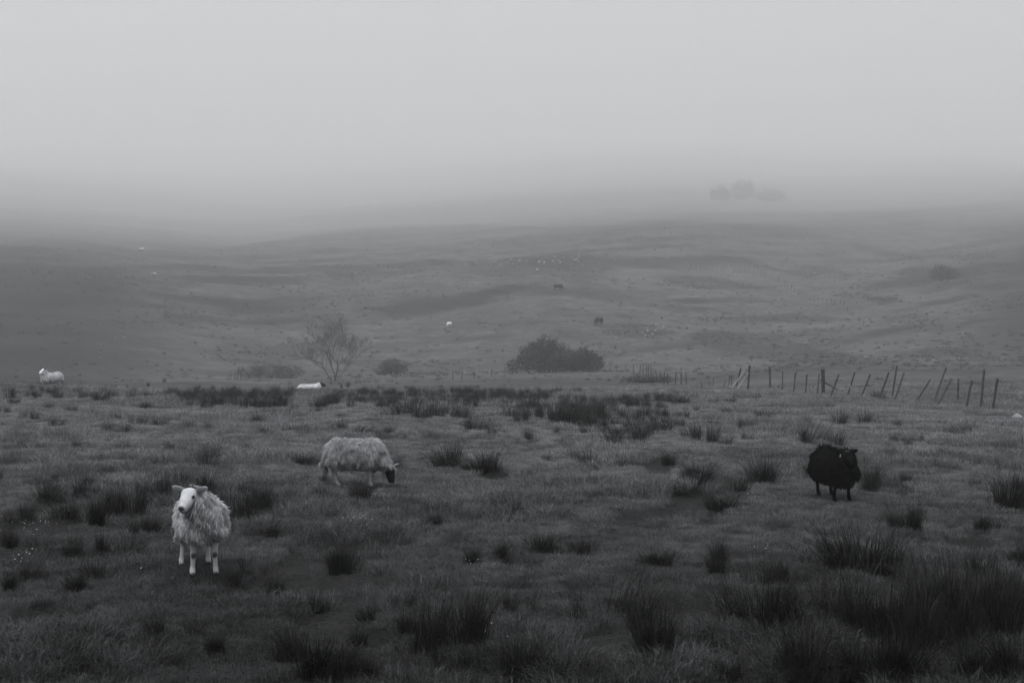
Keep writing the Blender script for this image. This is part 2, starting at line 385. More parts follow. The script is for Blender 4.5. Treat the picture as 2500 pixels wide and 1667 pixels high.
def geo_scatter(name, pts, rot, scl, idx, protos, mat):
    """one object whose geometry nodes set the given small meshes on the given points"""
    me = bpy.data.meshes.new(name); me.vertices.add(len(pts)); me.vertices.foreach_set('co', np.asarray(pts, np.float32).ravel())
    for k, v in (('rot', rot), ('scl', scl)):
        a = me.attributes.new(k, 'FLOAT', 'POINT'); a.data.foreach_set('value', np.asarray(v, np.float32))
    a = me.attributes.new('idx', 'INT', 'POINT'); a.data.foreach_set('value', np.asarray(idx, np.int32))
    o = obj(name, me)
    col = bpy.data.collections.new(name + ' sources')
    for i, p in enumerate(protos):
        if not p.materials: p.materials.append(mat)
        po = bpy.data.objects.new('%s_source_%02d' % (name, i), p); col.objects.link(po)
    g = bpy.data.node_groups.new(name, 'GeometryNodeTree')
    g.interface.new_socket('Geometry', in_out='INPUT', socket_type='NodeSocketGeometry'); g.interface.new_socket('Geometry', in_out='OUTPUT', socket_type='NodeSocketGeometry')
    nd = g.nodes; gi = nd.new('NodeGroupInput'); go = nd.new('NodeGroupOutput')
    ci = nd.new('GeometryNodeCollectionInfo'); ci.inputs[0].default_value = col; ci.inputs['Separate Children'].default_value = True; ci.inputs['Reset Children'].default_value = True
    ip = nd.new('GeometryNodeInstanceOnPoints'); ip.inputs['Pick Instance'].default_value = True
    def na(nm, dt):
        n = nd.new('GeometryNodeInputNamedAttribute'); n.data_type = dt; n.inputs['Name'].default_value = nm; return n.outputs['Attribute']
    cx = nd.new('ShaderNodeCombineXYZ'); g.links.new(na('rot', 'FLOAT'), cx.inputs[2])
    e2r = nd.new('FunctionNodeEulerToRotation'); g.links.new(cx.outputs[0], e2r.inputs[0])
    g.links.new(gi.outputs[0], ip.inputs['Points']); g.links.new(ci.outputs[0], ip.inputs['Instance'])
    g.links.new(na('idx', 'INT'), ip.inputs['Instance Index']); g.links.new(e2r.outputs[0], ip.inputs['Rotation']); g.links.new(na('scl', 'FLOAT'), ip.inputs['Scale'])
    g.links.new(ip.outputs[0], go.inputs[0])
    md = o.modifiers.new('scatter', 'NODES'); md.node_group = g
    return tag(o, kind='stuff')
def sector_points(n, d0, d1, power, half=0.40):
    """random points in the field of view, density falling with distance"""
    u = RNG.uniform(0, 1, n); e = 2 - power
    d = (d0 ** e + u * (d1 ** e - d0 ** e)) ** (1 / e)
    t = RNG.uniform(-half, half, n)
    return d * t, d
def build_grass():
    protos = []
    for i in range(8):
        V, T, S = blade_set(90, 0.20, 0.035, 0.10 if i < 5 else 0.16, 0.006, 0.75, 100 + i)
        protos.append(mesh_data('grass_tuft', V, [T], {'shade': S}, False))
    x, y = sector_points(46000, 8.5, 75.0, 1.15)
    keep = RNG.uniform(0, 1, len(x)) > 0.95 * smooth(0.1, 0.5, mud_mask(x, y))
    x, y = x[keep], y[keep]
    z = ground_z(x, y); d = np.hypot(x, y)
    tall = smooth(-0.1, 0.5, fbm(x * 0.5, y * 0.5, 61, 3))
    scl = RNG.uniform(0.6, 1.15, len(x)) * (0.75 + 0.6 * tall) * (1 + 0.35 * smooth(15, 60, d))
    idx = np.where(RNG.uniform(0, 1, len(x)) < 0.15 + 0.5 * tall, RNG.integers(5, 8, len(x)), RNG.integers(0, 5, len(x)))
    o = geo_scatter('grass', np.stack([x, y, z - 0.01], 1), RNG.uniform(0, 6.28, len(x)), scl, idx, protos, M['grass'])
    tag(o, 'short grazed grass covering the near field', 'grass')
build_grass()

# ------------------------------------------------------------------ rushes
# each clump: column, row of its base, width, height in the photograph
Z1 = [(90,185,90,65),(220,135,80,40),(40,240,60,50),(160,280,70,70),(230,285,60,80),(380,335,130,70),(330,215,80,50),(480,235,90,60),(680,160,130,90),(770,155,120,70),(880,155,110,80),(1000,140,120,70),(1095,135,60,50),(980,215,100,65),(650,270,100,60),(780,290,60,70),(720,365,90,70),(830,370,170,55),(950,320,100,80),(1070,325,130,70),(1310,175,100,100),(1480,195,110,90),(1640,200,120,100),(1720,215,100,90),(1870,210,120,110),(1560,120,100,60),(1260,355,110,60),(1370,350,60,40),(1740,305,150,60),(1755,375,80,60),(1990,230,90,60),(2130,240,110,50),(2310,360,100,70),(510,490,90,80),(840,520,70,100),(1160,495,130,70),(1360,605,180,170),(1660,495,90,50),(2030,585,200,80),(330,870,200,190),(430,970,200,120),(640,1000,200,220),(780,930,160,200),(900,940,180,240),(1000,1050,220,120),(1070,850,200,200),(1560,980,280,280),(1400,800,200,160),(1750,890,160,180),(1900,850,150,100),(2170,700,110,60),(290,1190,180,140),(70,1160,130,140),(120,985,120,80),(880,1190,220,140),(490,1230,110,160),(700,1200,120,150),(1680,1340,150,180),(1820,1090,120,70),(2290,1320,140,180),(600,750,130,50),(2170,820,200,80)]
Z2 = [(60,235,160,50),(370,235,150,50),(540,215,70,60),(400,300,120,40),(600,340,150,70),(650,190,70,40),(250,500,170,180),(150,470,130,120),(340,515,110,80),(450,405,110,80),(470,480,90,50),(40,390,80,80),(890,380,60,70),(1100,375,140,100),(880,510,220,130),(1080,520,150,120),(1050,265,60,40),(1050,215,80,40),(1270,360,130,80),(1370,210,130,70),(1500,395,80,60),(1480,490,80,70),(1570,520,80,60),(1650,490,100,60),(1930,445,140,80),(2280,475,120,50),(150,790,200,170),(600,770,230,170),(370,830,220,150),(310,970,270,130),(900,720,120,90),(1310,820,150,190),(1560,780,100,50),(1570,1090,200,180),(1350,1040,250,100),(2250,960,250,250),(2080,1080,100,60),(2200,1070,250,60),(1230,1360,480,330),(280,1300,120,140),(2330,860,120,150)]
Z3 = [(20,100,150,80),(200,100,150,60),(330,90,120,70),(480,160,250,120),(600,180,150,100),(700,170,150,100),(850,180,150,110),(920,265,170,130),(800,100,130,80),(1000,100,150,80),(1140,110,150,70),(1270,140,150,100),(1450,220,220,150),(1350,130,130,100),(1600,220,200,150),(1750,260,200,130),(1850,350,250,160),(2000,330,200,150),(2150,270,200,110),(2000,90,200,60),(1830,90,160,70),(2200,90,200,60),(160,275,220,80),(390,280,100,60),(1070,290,60,60),(1285,318,80,70),(1440,280,60,40),(770,490,230,150),(1010,530,250,140),(400,500,120,130),(1690,455,260,90),(1420,455,90,60),(2165,485,90,90),(2310,600,90,130),(2290,680,160,90),(200,720,200,140),(1370,1040,190,130),(1620,1060,170,110),(680,870,100,70),(100,1170,200,200),(900,1110,140,80),(1090,1100,100,70),(2100,1120,250,100)]
Z4 = [(530,370,180,180),(680,690,280,420),(930,640,420,420),(280,480,120,130),(560,550,100,120),(1250,400,170,230),(1900,430,420,340),(2220,760,320,480),(1300,900,340,380),(1650,900,260,240),(110,880,200,240),(300,860,120,120),(850,900,250,120)]
Z5 = [(850,790,400,330),(1240,760,330,330),(1150,680,260,280),(1100,1090,340,360),(650,1090,220,160),(1560,900,380,420),(1750,950,300,420),(1850,760,300,380),(2000,800,300,380),(2150,760,280,330),(2250,880,280,400),(2320,700,150,250),(1400,1090,300,260),(1600,1090,330,330),(1850,1098,350,300),(2100,1098,350,260),(2300,1098,300,300),(1000,520,170,110),(1950,900,300,350),(590,480,100,160),(1680,210,140,120),(2330,400,200,90)]
Z6 = [(60,630,120,140),(480,630,130,130),(620,570,170,130),(200,560,150,80),(990,930,160,150),(1260,910,100,90),(1760,700,190,170),(1880,1090,300,240),(2000,1180,350,280),(2200,1200,200,240),(2280,1000,120,90),(1480,600,120,100),(2030,780,110,70),(1350,1030,120,100),(620,1180,300,160),(1050,1120,120,70)]
CLUMPS = []
for zs, ox, oy, s in ((Z1, 0, 920, 2.767), (Z2, 1650, 900, 2.767), (Z3, 800, 950, 2.613), (Z4, 800, 1350, 2.767), (Z5, 1500, 1200, 2.352), (Z6, 0, 1200, 2.613)):
    CLUMPS += [(ox + a / s, oy + b / s, w / s, h / s) for a, b, w, h in zs]
def rush_mesh(seed, n, spread, lean):
    """a clump 1 m high and about 1 m wide: stiff round stems fanning from a dense crown"""
    rg = np.random.default_rng(seed); V = []; T = []; S = []
    subs = [(rg.normal(0, spread), rg.normal(0, spread * 0.8)) for _ in range(5)]
    for i in range(n):
        sx, sy = subs[rg.integers(0, 5)]
        bx, by = sx + rg.normal(0, 0.09), sy + rg.normal(0, 0.08)
        h = min(1.05, max(0.15, rg.normal(0.55, 0.24))); 
        a = math.atan2(by, bx) + rg.normal(0, 0.8); l = abs(rg.normal(0, lean)) + 0.35 * math.hypot(bx, by)
        dx, dy = math.cos(a) * l * h, math.sin(a) * l * h
        w = rg.uniform(0.004, 0.008); dead = rg.uniform() < 0.16; s = rg.uniform(0.9, 1.9) if dead else rg.uniform(0, 0.6)
        bend = rg.uniform(0, 1) ** 3 * 0.35; hz = [(-0.06, 0.0, 1.0), (0.40, 0.26, 0.9), (0.75 - bend * .2, 0.62 + bend, 0.7), (1.0 - bend, 1.0 + 2 * bend, 0.25)]
        t = rg.uniform(0, 6.28); b0 = len(V)
        for (f, g, ww) in hz:
            for k in range(3):
                q = t + k * 2.0944
                V.append((bx + dx * g + math.cos(q) * w * ww * .6, by + dy * g + math.sin(q) * w * ww * .6, h * f * (1 - 0.12 * l * g))); S.append(s)
        for j in range(3):
            for k in range(3):
                k2 = (k + 1) % 3; a_, b_, c_, d_ = b0 + j * 3 + k, b0 + j * 3 + k2, b0 + j * 3 + 3 + k2, b0 + j * 3 + 3 + k
                T += [(a_, b_, c_), (a_, c_, d_)]
    return mesh_data('rush_clump', V, [T], {'shade': S}, False)
RUSH_NEAR = [rush_mesh(500 + i, 480, 0.17, 0.34) for i in range(6)]
RUSH_FAR = [rush_mesh(520 + i, 220, 0.19, 0.28) for i in range(6)]
RUSH_LOOSE = [rush_mesh(540 + i, 170, 0.24, 0.5) for i in range(5)]
for me in RUSH_NEAR + RUSH_FAR + RUSH_LOOSE: me.materials.append(M['rush'])
ORD = ['first', 'second', 'third', 'fourth', 'fifth', 'sixth', 'seventh', 'eighth', 'ninth', 'tenth', 'eleventh', 'twelfth', 'thirteenth', 'fourteenth', 'fifteenth', 'sixteenth', 'seventeenth', 'eighteenth', 'nineteenth', 'twentieth', 'twenty-first', 'twenty-second', 'twenty-third', 'twenty-fourth', 'twenty-fifth', 'twenty-sixth', 'twenty-seventh', 'twenty-eighth', 'twenty-ninth', 'thirtieth']
RUSH_ROWS = [(0, 976, 'on the crest of the field'), (976, 1000, 'just below the crest'), (1000, 1032, 'a little way below the crest'), (1032, 1056, 'well behind the shaggy grazing sheep'), (1056, 1080, 'just behind the shaggy grazing sheep'),
             (1080, 1150, 'level with the shaggy grazing sheep'), (1150, 1215, 'level with the black sheep'), (1215, 1290, 'just behind the white-faced near sheep'),
             (1290, 1370, 'level with the near sheep\'s belly'), (1370, 1450, 'level with the near sheep\'s hooves'), (1450, 1545, 'in the dark foreground'), (1545, 2000, 'along the bottom edge')]
SPECIAL = {(2123, 1196): 'tall spiky rush clump standing close beside the black sheep', (2094, 1391): 'large fanned rush clump in the grass in front of the black sheep',
           (953, 1141): 'rush clump right behind the head of the shaggy grazing sheep', (876, 1225): 'low rush tuft under the muzzle side of the shaggy grazing sheep',
           (563, 1274): 'broad dark rush bed directly behind the white-faced near sheep', (2145, 976): 'squat dark rush clump at the foot of the leaning fence posts',
           (1136, 1581): 'large dense dark rush clump at the bottom centre of the field'}
def build_rushes():
    placed = []
    H = hit_many([c[0] for c in CLUMPS], [c[1] for c in CLUMPS])
    for (px, py, w, h), (x, d, z) in zip(CLUMPS, H):
        x, d, z = float(x), float(d), float(z); s = d / F_PX
        placed.append((px, py, x, d, z, w * s, h * s))
    for lo, hi, where in RUSH_ROWS:
        row = sorted([p for p in placed if lo <= p[1] < hi])
        for k, (px, py, x, d, z, w, h) in enumerate(row):
            proto = random.choice(RUSH_LOOSE if random.random() < 0.2 and w < 0.9 else RUSH_NEAR if d < 26 else RUSH_FAR)
            o = bpy.data.objects.new('rush_clump', proto); COL.objects.link(o)
            sh = min(max(h * 1.3, 0.24), 1.25); sw = min(max(w * 1.2, 0.28), 1.5)
            o.location = (x, d, z); o.scale = (sw, min(sw, 0.9) * 0.9, sh); o.rotation_euler = (random.uniform(-.12, .12), random.uniform(-.22, .22), random.choice((0, math.pi)) + random.uniform(-.4, .4))
            sp = next((v for q, v in SPECIAL.items() if abs(q[0] - px) < 6 and abs(q[1] - py) < 6), None)
            size = 'large' if sw > 0.95 else 'small' if sw < 0.55 else 'medium'
            tag(o, sp or '%s rush clump, %s from the left %s' % (size, ORD[min(k, 29)], where), 'rush clump', 'rush clumps in the pasture')
build_rushes()
def build_rush_bed():
    """the far rushes along the crest that run into one band"""
    pts = []
    for (x0, x1, y0, y1, n) in ((0, 420, 946, 966, 90), (440, 800, 955, 988, 170), (760, 1350, 960, 988, 330), (1250, 1700, 970, 1010, 170), (1340, 1560, 1000, 1060, 70), (80, 620, 1170, 1275, 70), (1900, 2450, 1400, 1640, 25)):
        pts.append(hit_many(RNG.uniform(x0, x1, n) + RNG.normal(0, 70, n), RNG.uniform(y0, y1, n) + RNG.normal(0, 9, n)))
    pts = np.concatenate(pts); u_ = CX + pts[:, 0] / pts[:, 1] * F_PX
    pts = pts[(np.abs(u_ - 757) > RNG.normal(50, 12, len(u_))) | (pts[:, 1] < 40)]
    gap = fbm(pts[:, 0] * 0.35, pts[:, 1] * 0.35, 121, 3) + RNG.normal(0, .12, len(pts)); pts = pts[gap > -0.12]; n = len(pts)
    protos = []
    for me in RUSH_FAR:
        m2 = me.copy(); m2.name = 'rush_tuft'; protos.append(m2)
    o = geo_scatter('rushes', pts, RNG.uniform(0, 6.28, n), RNG.uniform(0.2, 0.5, n), RNG.integers(0, 6, n), protos, M['rush'])
    tag(o, 'dark band of rushes growing together along the crest', 'rushes')
build_rush_bed()

# ------------------------------------------------------------------ bodies: one continuous skin over a few bones
def surface_nets(phi, org, h):
    nx, ny, nz = phi.shape; ins = phi < 0
    cnt = sum(ins[a:nx - 1 + a, b:ny - 1 + b, c:nz - 1 + c].astype(np.int8) for a in (0, 1) for b in (0, 1) for c in (0, 1))
    act = (cnt > 0) & (cnt < 8); I, J, K = np.nonzero(act); n = len(I)
    idx = -np.ones(act.shape, np.int64); idx[I, J, K] = np.arange(n)
    acc = np.zeros((n, 3)); num = np.zeros(n)
    cor = [(a, b, c) for a in (0, 1) for b in (0, 1) for c in (0, 1)]
    for p in cor:
        for ax in range(3):
            if p[ax]: continue
            q = list(p); q[ax] = 1
            a = phi[I + p[0], J + p[1], K + p[2]]; b = phi[I + q[0], J + q[1], K + q[2]]
            m = (a < 0) != (b < 0); t = np.where(m, a / np.where(m, a - b, 1), 0)
            c = np.tile(np.array(p, float), (n, 1)); c[:, ax] += t
            acc += c * m[:, None]; num += m
    V = (np.stack([I, J, K], 1) + acc / num[:, None]) * h + org
    Q = []
    for ax in range(3):
        u, v = [(1, 2), (2, 0), (0, 1)][ax]
        sl0 = [slice(1, -1)] * 3; sl1 = [slice(1, -1)] * 3; sl0[ax] = slice(0, -1); sl1[ax] = slice(1, None)
        a = ins[tuple(sl0)]; b = ins[tuple(sl1)]
        P = np.stack(np.nonzero(a != b), 1)
        if not len(P): continue
        flip = a[P[:, 0], P[:, 1], P[:, 2]]
        g = P.copy(); g[:, u] += 1; g[:, v] += 1
        def cell(du, dv):
            c = g.copy(); c[:, u] -= du; c[:, v] -= dv; return idx[c[:, 0], c[:, 1], c[:, 2]]
        q = np.stack([cell(1, 1), cell(0, 1), cell(0, 0), cell(1, 0)], 1)
        q[~flip] = q[~flip][:, ::-1]; Q.append(q)
    Q = np.concatenate(Q); Q = Q[(Q >= 0).all(1)]
    return V, Q
def cone_d(P, a, b, ra, rb):
    a = np.array(a, float); b = np.array(b, float); ab = b - a; l2 = max(float(ab @ ab), 1e-9)
    t = np.clip(((P - a) @ ab) / l2, 0, 1)
    return np.linalg.norm(P - a - t[..., None] * ab, axis=-1) - (ra + (rb - ra) * t)
def ell_d(P, c, rad, ax):
    A = np.array(ax, float); q = (P - np.array(c, float)) @ A.T / np.array(rad, float)
    k = np.linalg.norm(q, axis=-1); return (k - 1) * min(rad) * (0.5 + 0.5 * np.clip(k, 0, 1))
def frame(h, up=(0, 0, 1)):
    h = np.array(h, float); h /= np.linalg.norm(h); s = np.cross(np.array(up, float), h); s /= np.linalg.norm(s); u = np.cross(h, s); return h, s, u
def body_mesh(name, prims, h=0.014, k=0.035):
    """prims: (kind, geometry..., colour, woolly, blend); returns mesh data, vertices, normals, wool mask"""
    def dist(P, p): return cone_d(P, *p[1:5]) if p[0] == 'c' else ell_d(P, *p[1:4])
    ext = []
    for p in prims:
        if p[0] == 'c': ext += [np.array(p[1]) - p[3], np.array(p[1]) + p[3], np.array(p[2]) - p[4], np.array(p[2]) + p[4]]
        else: ext += [np.array(p[1]) - max(p[2]), np.array(p[1]) + max(p[2])]
    lo = np.min(ext, 0) - 4 * h; hi = np.max(ext, 0) + 4 * h
    g = [np.arange(lo[i], hi[i], h) for i in range(3)]
    P = np.stack(np.meshgrid(*g, indexing='ij'), -1)
    phi = None
    for p in prims:
        d = dist(P, p); kk = p[-1] if p[-1] else k
        if phi is None: phi = d
        else:
            t = np.clip(0.5 + 0.5 * (phi - d) / kk, 0, 1); phi = phi + (d - phi) * t - kk * t * (1 - t)
    V, Q = surface_nets(phi, lo, h)
    D = np.stack([dist(V, p) for p in prims], 1)
    W = np.exp(-np.clip(D - D.min(1, keepdims=True), 0, 1) / (0.35 * h)); W /= W.sum(1, keepdims=True)
    colour = W @ np.array([p[-3] for p in prims]); wool = W @ np.array([float(p[-2]) for p in prims])
    n1 = np.cross(V[Q[:, 1]] - V[Q[:, 0]], V[Q[:, 3]] - V[Q[:, 0]])
    Nn = np.zeros_like(V)
    for c in range(4): np.add.at(Nn, Q[:, c], n1)
    Nn /= (np.linalg.norm(Nn, axis=1, keepdims=True) + 1e-12)
    me = mesh_data(name, V, [Q], {'shade': colour}); me.materials.append(M['coat'])
    return me, V, Nn, wool, colour
def fleece_mesh(V, Nn, wool, colour, count, length, width, seed, clump=0.6, down=0.8):
    """wool hanging in small tapered locks"""
    rg = np.random.default_rng(seed)
    cand = np.nonzero(wool > 0.6)[0]; pick = rg.choice(cand, count, replace=True)
    n = Nn[pick]; j = rg.normal(0, 0.007, n.shape); P = V[pick] + j - n * (j * n).sum(1)[:, None]
    cl = np.stack([vnoise(P[:, 0] * 15 + P[:, 1] * 4 + s, P[:, 2] * 13 + P[:, 1] * 13 + s, s) for s in (1, 2, 3)], 1)
    d = n * 0.42 + np.array([0, 0, -down]) + cl * clump + rg.normal(0, 0.10, P.shape)
    d -= n * np.minimum(0, (d * n).sum(1) - 0.12)[:, None]
    d /= np.linalg.norm(d, axis=1, keepdims=True)
    ln = length * rg.uniform(0.55, 1.35, len(P)) * (1 + 0.4 * cl[:, 0]) * (1 - 0.55 * np.clip(-n[:, 2], 0, 1)) * (1 - 0.35 * np.clip(n[:, 2] - .4, 0, 1)); w = width * rg.uniform(0.7, 1.3, len(P))
    s = np.cross(d, n); s /= (np.linalg.norm(s, axis=1, keepdims=True) + 1e-9)
    b = P - n * 0.012; m = P + n * 0.006 + d * (ln * 0.5)[:, None] + n * (w * 0.5)[:, None]; tip = P + d * ln[:, None] + np.array([0, 0, -1.0]) * (ln * 0.18)[:, None]
    mm = P + d * (ln * 0.5)[:, None] - n * 0.004
    VV = np.stack([b + s * (w / 2)[:, None], b - s * (w / 2)[:, None], m, mm + s * (w * .55)[:, None], mm - s * (w * .55)[:, None], tip], 1).reshape(-1, 3)
    o = (np.arange(len(P)) * 6)[:, None]
    T = np.concatenate([o + np.array([[0, 2, 3]]), o + np.array([[0, 1, 2]]), o + np.array([[1, 4, 2]]), o + np.array([[3, 2, 5]]), o + np.array([[2, 4, 5]])])
    sh = np.repeat(colour[pick] * rg.uniform(0.62, 1.2, len(P)) * (1 + 0.28 * cl[:, 1]), 6)
    me = mesh_data('fleece', VV, [T], {'shade': sh}); me.materials.append(M['coat']); return me
def ear(prims, P, e, n, col_out, size=(0.062, 0.030, 0.014)):
    e = np.array(e, float); e /= np.linalg.norm(e); n = np.array(n, float); n -= e * (n @ e); n /= np.linalg.norm(n); t = np.cross(n, e)
    prims.append(('e', tuple(P + e * size[0] * 0.8), size, np.stack([e, t, n]), col_out, 0, 0.012))
def sheep_prims(poll, nose_dir, coat, face, nose, leg, hoof, knee=None, ear_col=None, ears='side', pose='stand', front=((0.0, 0.0), (0.0, 0.0)), hind=((0.0, 0.0), (0.0, 0.0)), bulk=1.0, head=1.0, roll=0.0, lift=0.0, inner=None, vr=1.0):
    pr = []; poll = np.array(poll, float); h, s, u = frame(nose_dir)
    if roll: s, u = s * math.cos(roll) + u * math.sin(roll), u * math.cos(roll) - s * math.sin(roll)
    I3 = np.eye(3)
    bz = 0.535 + lift if pose == 'stand' else 0.30; vb = (1 + (bulk - 1) * 0.25) * vr
    # barrel, rump, shoulders, belly
    pr += [('e', (-0.02, 0, bz), (0.44, 0.225 * bulk, 0.225 * vb), I3, coat, 1, 0.06), ('e', (-0.27, 0, bz + 0.02), (0.23, 0.215 * bulk, 0.225 * vb), I3, coat * .97, 1, 0.06),
           ('e', (0.22, 0, bz + 0.01), (0.22, 0.20 * bulk, 0.225 * vb), I3, coat, 1, 0.06), ('e', (0.33, 0, bz - 0.02), (0.13, 0.17 * bulk, 0.19 * vb), I3, coat * .93, 1, 0.06)]
    nb = np.array((0.30, 0, bz + 0.09)); nm = nb * 0.45 + (poll - h * 0.03) * 0.55
    pr += [('c', tuple(nb), tuple(nm), 0.155 * bulk, 0.115, coat, 1, 0.06), ('c', tuple(nm), tuple(poll - u * 0.03 - h * 0.035), 0.115, 0.078 * head, coat, 1, 0.04)]
    if pose == 'stand':
        for i, sy in enumerate((1, -1)):
            fx, fy = front[i]; X = 0.26; Yy = 0.095 * sy
            pr += [('c', (X, Yy, 0.46), (X + 0.01 + fx * .4, Yy + fy * .4, 0.33), 0.070, 0.040, coat, 0.45, 0.03), ('c', (X + 0.01 + fx * .4, Yy + fy * .4, 0.32), (X + 0.015 + fx * .6, Yy + fy * .6, 0.225), 0.040, 0.032, leg, 0, 0.02),
                   ('c', (X + 0.015 + fx * .6, Yy + fy * .6, 0.215), (X + fx * .95, Yy + fy * .95, 0.075), 0.028, 0.023, leg, 0, 0.02), ('c', (X + fx * .95, Yy + fy * .95, 0.075), (X + 0.022 + fx, Yy + fy, 0.045), 0.028, 0.030, leg, 0, 0.015),
                   ('c', (X + 0.018 + fx, Yy + fy, 0.035), (X + 0.045 + fx, Yy + fy, 0.018), 0.030, 0.026, hoof, 0, 0.008)]
            if knee is not None: pr.append(('e', (X + 0.040 + fx * .6, Yy + fy * .6, 0.225), (0.020, 0.026, 0.030), I3, knee, 0, 0.008))
            hx, hy = hind[i]; X = -0.31; Yy = 0.105 * sy
            pr += [('c', (X + 0.03, Yy * .8, 0.50), (X + 0.07 + hx * .3, Yy + hy * .3, 0.38), 0.12, 0.075, coat, 1, 0.04), ('c', (X + 0.06 + hx * .3, Yy + hy * .3, 0.37), (X - 0.045 + hx * .7, Yy + hy * .7, 0.25), 0.055, 0.034, coat * .9, 0.3, 0.03),
                   ('c', (X - 0.05 + hx * .7, Yy + hy * .7, 0.255), (X - 0.015 + hx, Yy + hy, 0.075), 0.031, 0.023, leg, 0, 0.02), ('c', (X - 0.015 + hx, Yy + hy, 0.075), (X + 0.01 + hx, Yy + hy, 0.045), 0.027, 0.029, leg, 0, 0.015),
                   ('c', (X + 0.005 + hx, Yy + hy, 0.035), (X + 0.035 + hx, Yy + hy, 0.018), 0.029, 0.025, hoof, 0, 0.008)]
    else:
        for sy in (1, -1):
            pr += [('c', (0.24, 0.13 * sy, 0.16), (0.40, 0.12 * sy, 0.07), 0.05, 0.034, leg, 0, 0.03), ('c', (0.40, 0.12 * sy, 0.06), (0.26, 0.15 * sy, 0.035), 0.03, 0.026, leg, 0, 0.02), ('e', (0.235, 0.15 * sy, 0.03), (0.035, 0.022, 0.022), I3, hoof, 0, 0.01),
                   ('c', (-0.26, 0.17 * sy, 0.18), (-0.08, 0.22 * sy, 0.12), 0.10, 0.06, coat, 1, 0.04), ('c', (-0.08, 0.22 * sy, 0.10), (-0.28, 0.24 * sy, 0.05), 0.035, 0.028, leg, 0, 0.02), ('c', (-0.28, 0.24 * sy, 0.05), (-0.13, 0.26 * sy, 0.03), 0.026, 0.024, leg, 0, 0.02)]
    # tail
    pr += [('c', (-0.47, 0, bz + 0.06), (-0.53, 0, bz - 0.12), 0.045, 0.03, coat * 1.05, 1, 0.03), ('c', (-0.53, 0, bz - 0.12), (-0.52, 0, max(bz - 0.27, 0.05)), 0.03, 0.018, coat * 1.1, 1, 0.02)]
    # head
    q = head
    pr += [('e', tuple(poll), (0.085 * q, 0.086 * q, 0.080 * q), np.stack([h, s, u]), face, 0, 0.02), ('c', tuple(poll + h * 0.02 * q), tuple(poll + h * 0.12 * q - u * 0.005), 0.078 * q, 0.064 * q, face, 0, 0.025),
           ('c', tuple(poll + h * 0.12 * q - u * 0.006), tuple(poll + h * 0.185 * q - u * 0.012), 0.062 * q, 0.049 * q, face, 0, 0.02), ('c', tuple(poll + h * 0.04 * q - u * 0.05 * q), tuple(poll + h * 0.18 * q - u * 0.045 * q), 0.045 * q, 0.030 * q, face * .72, 0, 0.03),
           ('e', tuple(poll + h * 0.222 * q + u * 0.010), (0.022 * q, 0.031 * q, 0.022 * q), np.stack([h, s, u]), nose, 0, 0.01), ('e', tuple(poll + h * 0.20 * q - u * 0.044 * q), (0.024 * q, 0.026 * q, 0.014 * q), np.stack([h, s, u]), nose * 1.6 if nose < .1 else nose, 0, 0.01)]
    for sy in (1, -1): pr.append(('e', tuple(poll + h * 0.055 * q + s * sy * 0.062 * q + u * 0.026 * q), (0.026 * q, 0.018 * q, 0.016 * q), np.stack([h, s, u]), face * .45, 0, 0.008))
    ec = face * .8 if ear_col is None else ear_col
    for sy in (1, -1):
        e = s * sy * 0.90 + u * (0.26 if ears == 'side' else -0.15) - h * 0.12
        ear(pr, poll + s * sy * 0.062 * q + u * 0.035 * q - h * 0.03, e, h * 0.8 + u * 0.75, ec, (0.082 * q, 0.034 * q, 0.012 * q))
        if inner is not None: ear(pr, poll + s * sy * 0.072 * q + u * 0.036 * q - h * 0.03 + (h * 0.8 + u * 0.75) * 0.008, e, h * 0.8 + u * 0.75, inner, (0.056 * q, 0.021 * q, 0.010 * q))
    return pr, (poll, h, s, u)
EYE = None
def ico(name, r, mat, sub=1):
    import bmesh
    bm = bmesh.new(); bmesh.ops.create_icosphere(bm, subdivisions=sub, radius=r); me = bpy.data.meshes.new(name); bm.to_mesh(me); bm.free()
    me.materials.append(mat); a = me.attributes.new('shade', 'FLOAT', 'POINT'); a.data.foreach_set('value', np.full(len(me.vertices), 0.5, np.float32)); return me
def make_sheep(label, loc, heading, args, locks=0, length=0.06, width=0.022, res=0.014, eyes=True, seed=1, clump=0.6, group=None):
    rz = math.atan2(heading[1], heading[0])
    root = empty('sheep', loc, rz); tag(root, label, 'sheep', group)
    pr, (poll, h, s, u) = sheep_prims(**args)
    me, V, Nn, wool, colour = body_mesh('sheep_body', pr, res)
    body = obj('body', me, parent=root)
    if locks: f = obj('fleece', fleece_mesh(V, Nn, wool, colour, locks, length, width, seed, clump), parent=root); tag(f, kind='stuff')
    q = args.get('head', 1.0)
    if eyes:
        for sy in (1, -1):
            e = obj('eye', ico('eye', 0.018 * q, M['eye']), parent=root); e.location = poll + h * 0.060 * q + s * sy * 0.072 * q + u * 0.032 * q
    return root, (poll, h, s, u)
def horn(root, P, s, h, u, sy, size=1.0):
    t = Tubes(); pts = []; rad = []
    for i in range(12):
        a = i / 11 * 4.2; rr = 0.055 * size * (1 - 0.25 * i / 11)
        pts.append(P + s * sy * (0.035 + 0.06 * i / 11) * size + (-h * math.sin(a) * rr + u * (math.cos(a) - 1) * -0.0) + u * rr * (math.cos(a)) * 0.9); rad.append(0.020 * size * (1 - 0.8 * i / 11) + 0.003)
    t.add(pts, rad, 7); return obj('horn', t.mesh('horn'), M['horn'], root)

